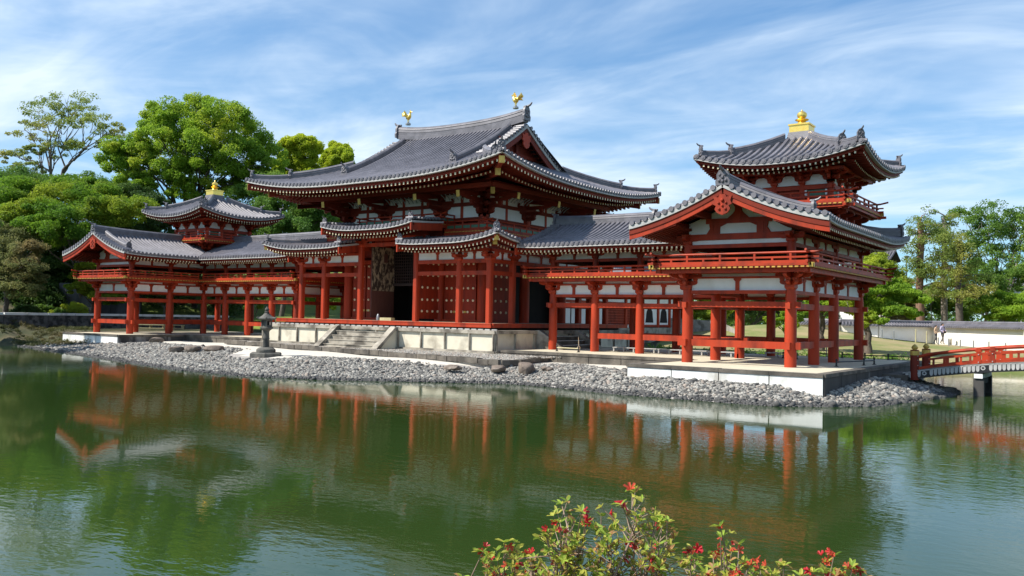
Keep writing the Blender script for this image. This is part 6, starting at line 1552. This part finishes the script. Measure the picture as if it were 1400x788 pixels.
    # iron stands with bamboo rails round the right platform
    def barrier(pts, z, lab, grp='low bamboo barriers on the platforms'):
        root = thing('low_barrier', lab, 'barrier', (*pts[0], z), grp)
        for x, y in pts: m = MB(); m.tube([(x, y, z), (x, y, z+.03), (x, y, z+.22)], [.10, .04, .025], 6); m.sphere(x, y, z+.24, .05, 6, 4); part('stand', m, BLACK, root)
        m = MB(); m.tube([(*q, z+.17) for q in pts], .028, 6); part('bamboo_rail', m, BLACK if 'dark' in lab else BAMB, root)
    barrier([(24.6, -1.4), (25.1, .6), (25.25, 1.6)], .80, 'short dark barrier on the platform right of the front corner post')
    barrier([(22.6, 6.9), (23.6, 6.95), (24.6, 7.0), (25.7, 7.05)], .80, 'dark barrier along the back edge of the right platform')
    barrier([(21.2, 6.85), (22.2, 6.9)], .80, 'short dark barrier at the back of the right platform, behind the corner post')
    barrier([(11.0, .35), (12.3, .2)], .80, 'yellow bamboo barrier between the first two posts of the right wing')
    barrier([(20.8, 4.0), (21.6, 3.4)], .80, 'small yellow bamboo barrier on the floor inside the right wing')
    m = MB(); m.tube([(11.9, .9, .8), (11.9, .9, .95), (11.87, .9, 1.5)], [.07, .02, .012], 6); m.sphere(11.9, .9, .98, .09, 8, 5); tag(recenter(part('notice_stake', m, WOOD)), 'thin wooden stake with a round foot behind the yellow bamboo barrier', 'stake')
    # white low duckboards under the right corridor
    for i, (x0, x1, y) in enumerate(((12.6, 15.0, 3.2), (15.1, 17.6, 3.1), (17.7, 19.2, 2.9), (19.8, 21.2, 4.6))):
        root = thing('low_rack', ['low white slatted rack behind the second post of the right wing', 'low white slatted rack behind the third post of the right wing', 'low white slatted rack left of the right wing front posts', 'low white slatted rack farthest right, inside the wing'][i], 'rack', (x0, y, .8), 'low white racks under the right corridor')
        m = MB(); m.bar((x0, y, 1.0), (x1, y, 1.0), .5, .04); part('top', m, TRIM, root)
        for x in np.arange(x0+.06, x1, .55): m = MB(); m.bar((x, y-.2, .8), (x, y-.2, .98), .06, .06, (0, 1, 0)); part('leg', m, TRIM, root)
    # metal frame gate at back
    m = MB()
    for x in (20.2, 21.0, 21.8): m.tube([(x, 7.2, .8), (x, 7.2, 1.42)], .025, 6)
    for z in (1.1, 1.4): m.tube([(20.2, 7.2, z), (21.8, 7.2, z)], .02, 6)
    tag(recenter(part('metal_frame', m, GREYM)), 'low grey metal frame at the back edge of the right platform', 'frame')
    # grass fence stakes and rail
    stk = [(1252, 463, 69, 1.0), (1267, 466, 68, .95), (1283, 471, 70, .55), (1297, 473, 69, .55), (1313, 476, 68, .55), (1331, 478, 66, .6), (1352, 480, 65, .6), (1375, 482, 64, .6), (1206, 462, 71, .7), (1222, 464, 71, .7)]
    labs = ['pale fence stake just left of the bridge newel posts', 'pale fence stake above the second newel post', 'grey fence stake in front of the walking couple', 'grey fence stake right of the walking couple', 'grey fence stake before the white wall, second right of the couple', 'thin fence stake behind the near bridge rail post', 'thin fence stake above the middle of the bridge rail', 'thin fence stake above the right end of the bridge rail', 'dark fence stake beside the dark tree trunk', 'dark fence stake in shade by the walk under the tree']
    for (px, py, D, h), lab in zip(stk, labs):
        g = gz(W(px, py, D)); m = MB(); m.tube([(g[0], g[1], g[2]-.1), (g[0], g[1], g[2]+h)], [.05, .045], 7); m.sphere(g[0], g[1], g[2]+h, .05, 7, 4)
        tag(recenter(part('fence_stake', m, BAMB if h > .9 else GREYM)), lab, 'stake', 'stakes of the lawn fence')
    # low bamboo edging at the far shore
    m = MB(); prev = None
    for x in np.arange(9, 34, .9):
        y = float(np.interp(x, [9, 14.5, 19, 23, 28, 34], [15.6, 15.6, 15.9, 18.4, 22.3, 24.9])); z = float(terrain(x, y)); m.tube([(x, y, z-.2), (x, y, z+.3)], .04, 6)
        if prev: m.tube([prev, (x, y, z+.24)], .03, 6)
        prev = (x, y, z+.24)
    tag(recenter(part('bamboo_fence', m, BAMB)), 'low bamboo edging fence along the far shore of the channel', 'fence')
    g = gz(W(1303, 472, 72.5)); m = MB(); m.prism([(-.28, 0), (.28, 0), (.30, .45), (.18, .62), (-.1, .60), (-.28, .42)], lambda a, b: (g[0]+a*CR[0], g[1]+a*CR[1], g[2]+b), lambda a, b: (g[0]+a*CR[0]+CF[0]*.3, g[1]+a*CR[1]+CF[1]*.3, g[2]+b)); tag(recenter(part('marker_stone', m, STONE)), 'squat pale marker stone at the wall foot right of the couple', 'stone')
    # lamp post and far temple roof
    b = gz(W(1239, 460, 88)); t = W(1239, 349, 88); root = thing('lamp_post', 'slim lamp post rising right of the upper corner of the right wing', 'lamp post', b)
    m = MB(); m.tube([(b[0], b[1], b[2]-.2), (b[0], b[1], t[2]-.35)], [.09, .06], 8); part('pole', m, GREYM, root)
    m = MB(); m.lathe(b[0], b[1], [(.08, t[2]-.40), (.26, t[2]-.12), (.30, t[2]-.1), (.06, t[2])], 10); part('lantern_head', m, GREYM, root)
    c = W(1183, 352, 90); gzc = float(terrain(c[0], c[1])); root = thing('gate_house', 'grey tiled roof of a small gatehouse peeping out behind the right wing', 'building', (c[0], c[1], gzc))
    zr = c[2]-.75; m = MB(); m.box(c[0]-2.2, c[0]+2.2, c[1]-1.2, c[1]+1.2, gzc-.2, zr+.3); part('wall', m, WHITE, root)
    m = MB(); z4 = profz(zr, .4, .05, .45, 2.5, 2, lambda u: 3.0-abs(u))
    for sg in (-1, 1): roof_patch(m, lambda u, v, sg=sg: (c[0]+u, c[1]+sg*(2.2-v)), z4, -3.0, 3.0, lambda u: 0., lambda u: 2.2, .3, .08, 6)
    r = part('roof', m, TILE, root); m = MB(); ridge_run(m, [(c[0]+x, c[1], zr+1.12+.02*x*x) for x in (-3, -2, -1, 0, 1, 2, 3)], .3, .35); part('ridge', m, RIDGE, r)
    # a far house low behind the trees at the right edge
    for i, (px, py, D, w, h, lab) in enumerate(((1212, 420, 105, 5, 3.2, 'pale distant house glimpsed left of the conifers'), (1392, 385, 118, 5, 6.5, 'pale distant house glimpsed behind the trees at the right edge'))):
        p = W(px, py, D); g = .8; root = thing('distant_house', lab, 'house', (p[0], p[1], g), 'distant houses beyond the wall')
        m = MB(); m.box(p[0]-w/2, p[0]+w/2, p[1]-3, p[1]+3, g-.3, g+h); part('wall', m, SLAB, root)
        m = MB(); m.prism([(-3.5, g+h), (3.5, g+h), (0, g+h+1.6)], lambda y, z: (p[0]-w/2-.4, p[1]+y, z), lambda y, z: (p[0]+w/2+.4, p[1]+y, z)); part('roof', m, RIDGE, root)
        for k in (-1, 1): m = MB(); m.box(p[0]+k*w*.22-.5, p[0]+k*w*.22+.5, p[1]-3.04, p[1]-2.9, g+h*.5, g+h*.8); part('window', m, DARK, root)
    # low wooden frame and little things on the hall deck
    m = MB(); m.box(-.9, .1, .2, .5, 2.062, 2.22); tag(recenter(part('wooden_step', m, BAMB)), 'small yellowish wooden step on the deck before the open doorway', 'step')
    m = MB(); m.lathe(-.3, -.4, [(.09, 2.062), (.10, 2.2), (.07, 2.36), (.02, 2.42)], 8); tag(recenter(part('small_post', m, GREYM)), 'small grey bollard on the deck edge above the main stair', 'bollard')
    # rocks
    for i, a in enumerate((('low flat brown rock in the pebbles left of the lantern', -5.9, -8.1, .42, .75, .5, .24), ('second flat brown rock beside the larger one left of the lantern', -4.7, -7.7, .44, .5, .42, .30), ('small brown rock at the left end of the flat pair', -6.7, -8.6, .38, .4, .34, .2), ('large dark brown boulder at the end of the stone edging near the right wing', 14.0, -6.6, .36, .58, .4, .36), ('pinkish rough rock left of the large boulder', 13.0, -7.1, .34, .42, .3, .2), ('thin dark rock right of the large boulder', 14.7, -6.1, .36, .34, .22, .14), ('flat grey rock among pebbles before the hall base', 11.3, -7.9, .34, .5, .3, .13), ('small dark rock on the pebbles by the left platform', -14.3, -5.0, .55, .45, .34, .26), ('dark rock at the water edge near the bridge', 28.0, 1.2, -.1, .45, .32, .3), ('dark rock at the right tip of the pebble beach', 28.0, -2.2, -.08, .28, .22, .18))):
        rock(a[0], *a[1:], seed=300+i, mat=LANT if i >= 8 else None, group='rocks on the shore')
    cl = M('beige_jacket', (.55, .38, .25), None, rough=.8); tr = M('dark_trousers', (.025, .024, .028), None, rough=.8); cl2 = M('violet_shirt', (.38, .33, .52), (.55, .50, .62), 9., .8); tr2 = M('grey_trousers', (.13, .11, .10), None, rough=.8); hr = M('dark_hair', (.012, .010, .010), None, rough=.5)
    a = gz(W(1279.5, 473, 71.4)); b = gz(W(1288.5, 472, 71.6))
    build_person('shorter visitor in a beige top and dark trousers walking by the white wall', a[0], a[1], a[2]+.05, 1.54, radians(75), 1., cl, tr, hr)
    build_person('taller visitor in a violet shirt and grey trousers walking beside the shorter one', b[0], b[1], b[2]+.05, 1.72, radians(60), 1.2, cl2, tr2, hr, BLACK)

# ------------------------------------------------------------------ light, sky, camera
SUN_AZ, SUN_EL = 221., 47.        # compass-like: degrees from +Y clockwise
def build_light():
    w = bpy.data.worlds.new('World'); SC.world = w; w.use_nodes = True; nt = w.node_tree; N = nt.nodes; L = nt.links; bg = N['Background']
    sky = N.new('ShaderNodeTexSky'); sky.sky_type = 'NISHITA'; sky.sun_disc = False; sky.sun_elevation = radians(SUN_EL); sky.sun_rotation = radians(SUN_AZ); sky.air_density = 1.0; sky.dust_density = .15; sky.ozone_density = 2.2; sky.altitude = 20
    tc = N.new('ShaderNodeTexCoord'); sp = N.new('ShaderNodeSeparateXYZ'); L.new(tc.outputs['Generated'], sp.inputs[0])
    mz = N.new('ShaderNodeMath'); mz.operation = 'ADD'; mz.inputs[1].default_value = .10; L.new(sp.outputs['Z'], mz.inputs[0])
    mx = N.new('ShaderNodeMath'); mx.operation = 'MAXIMUM'; mx.inputs[1].default_value = .05; L.new(mz.outputs[0], mx.inputs[0])
    dx = N.new('ShaderNodeMath'); dx.operation = 'DIVIDE'; L.new(sp.outputs['X'], dx.inputs[0]); L.new(mx.outputs[0], dx.inputs[1])
    dy = N.new('ShaderNodeMath'); dy.operation = 'DIVIDE'; L.new(sp.outputs['Y'], dy.inputs[0]); L.new(mx.outputs[0], dy.inputs[1])
    cb = N.new('ShaderNodeCombineXYZ'); L.new(dx.outputs[0], cb.inputs[0]); L.new(dy.outputs[0], cb.inputs[1])
    def layer(rot, sc, scale, detail, dist, lo, hi, off):
        mp = N.new('ShaderNodeMapping'); mp.inputs['Rotation'].default_value = (0, 0, radians(rot)); mp.inputs['Scale'].default_value = sc; mp.inputs['Location'].default_value = off; L.new(cb.outputs[0], mp.inputs[0])
        n = N.new('ShaderNodeTexNoise'); n.inputs['Scale'].default_value = scale; n.inputs['Detail'].default_value = detail; n.inputs['Roughness'].default_value = .58; n.inputs['Distortion'].default_value = dist; L.new(mp.outputs[0], n.inputs['Vector'])
        r = N.new('ShaderNodeMapRange'); r.interpolation_type = 'SMOOTHSTEP'; r.inputs['From Min'].default_value = lo; r.inputs['From Max'].default_value = hi; L.new(n.outputs['Fac'], r.inputs['Value']); return r.outputs[0]
    a = layer(62, (.7, 1.0, 1), 1.0, 6, .8, .34, .80, (2.3, .6, 0)); b = layer(40, (.5, .9, 1), .55, 5, .4, .34, .66, (5.1, 3.0, 0)); c = layer(50, (.65, 1.1, 1), 1.7, 5, 1., .38, .80, (.4, 1.2, 0))
    mu = N.new('ShaderNodeMath'); mu.operation = 'MULTIPLY'; L.new(a, mu.inputs[0]); L.new(b, mu.inputs[1])
    ma = N.new('ShaderNodeMath'); ma.operation = 'MULTIPLY_ADD'; ma.inputs[1].default_value = .35; L.new(c, ma.inputs[0]); L.new(mu.outputs[0], ma.inputs[2])
    mb_ = N.new('ShaderNodeMath'); mb_.operation = 'MULTIPLY_ADD'; mb_.inputs[1].default_value = .22; L.new(b, mb_.inputs[0]); L.new(ma.outputs[0], mb_.inputs[2])
    mm = N.new('ShaderNodeMath'); mm.operation = 'MULTIPLY_ADD'; mm.inputs[1].default_value = CLOUD; mm.inputs[2].default_value = .06; mm.use_clamp = True; L.new(mb_.outputs[0], mm.inputs[0])
    tint = N.new('ShaderNodeVectorMath'); tint.operation = 'MULTIPLY'; tint.inputs[1].default_value = SKYTINT; L.new(sky.outputs[0], tint.inputs[0])
    hz = N.new('ShaderNodeMapRange'); hz.inputs['From Min'].default_value = 0.; hz.inputs['From Max'].default_value = .42; hz.inputs['To Min'].default_value = .78; hz.inputs['To Max'].default_value = 1.; L.new(sp.outputs['Z'], hz.inputs['Value'])
    hs = N.new('ShaderNodeVectorMath'); hs.operation = 'SCALE'; L.new(tint.outputs[0], hs.inputs[0]); L.new(hz.outputs[0], hs.inputs['Scale'])
    mix = N.new('ShaderNodeMixRGB'); mix.inputs['Color2'].default_value = CLOUDCOL; L.new(mm.outputs[0], mix.inputs['Fac']); L.new(hs.outputs[0], mix.inputs['Color1'])
    L.new(mix.outputs[0], bg.inputs['Color']); bg.inputs['Strength'].default_value = SKY
    ld = bpy.data.lights.new('sun', 'SUN'); ld.energy = SUNP; ld.angle = radians(.53); ld.color = (1., .945, .86)
    so = bpy.data.objects.new('sun', ld); COL.objects.link(so)
    az, el = radians(SUN_AZ), radians(SUN_EL); d = Vector((sin(az)*cos(el), cos(az)*cos(el), sin(el)))
    so.rotation_euler = (-d).to_track_quat('-Z', 'Y').to_euler(); so.location = d*60
SKY, SUNP, CLOUD, SKYTINT, CLOUDCOL = .088, 5.0, 1.05, (.60, 1.08, 1.36), (6.7, 7.9, 9.2, 1)
def build_camera():
    cd = bpy.data.cameras.new('camera'); co = bpy.data.objects.new('camera', cd); COL.objects.link(co)
    mt = Matrix.Identity(4)
    for i in range(3): mt[i][0] = CR[i]; mt[i][1] = CU[i]; mt[i][2] = -CF[i]; mt[i][3] = CAM[i]
    co.matrix_world = mt; cd.sensor_width = 36; cd.lens = 36*FPX/1400; cd.clip_start = .1; cd.clip_end = 2000
    SC.camera = co
    v = SC.view_settings; v.view_transform = 'Standard'; v.look = 'None'; v.gamma = 1; v.use_curve_mapping = False; v.exposure = EXPO
    SC.cycles.use_denoising = True; SC.cycles.caustics_reflective = False; SC.cycles.caustics_refractive = False; SC.cycles.max_bounces = 8; SC.cycles.transparent_max_bounces = 4
EXPO = 0.55

build_light(); build_camera(); build_ground(); build_water()
build_wing(1, 'right open two-storey corridor wing with a square corner tower, nearest the bridge')
build_wing(-1, 'left open two-storey corridor wing with a square corner tower, in front of the wood')
build_hall(); build_tail()
build_phoenix(4.25, -1, 'gilded phoenix on the right end of the main ridge'); build_phoenix(-4.25, 1, 'gilded phoenix on the left end of the main ridge')
build_lantern(); build_bridge(); build_pebbles(); build_misc(); build_trees(); build_azaleas()
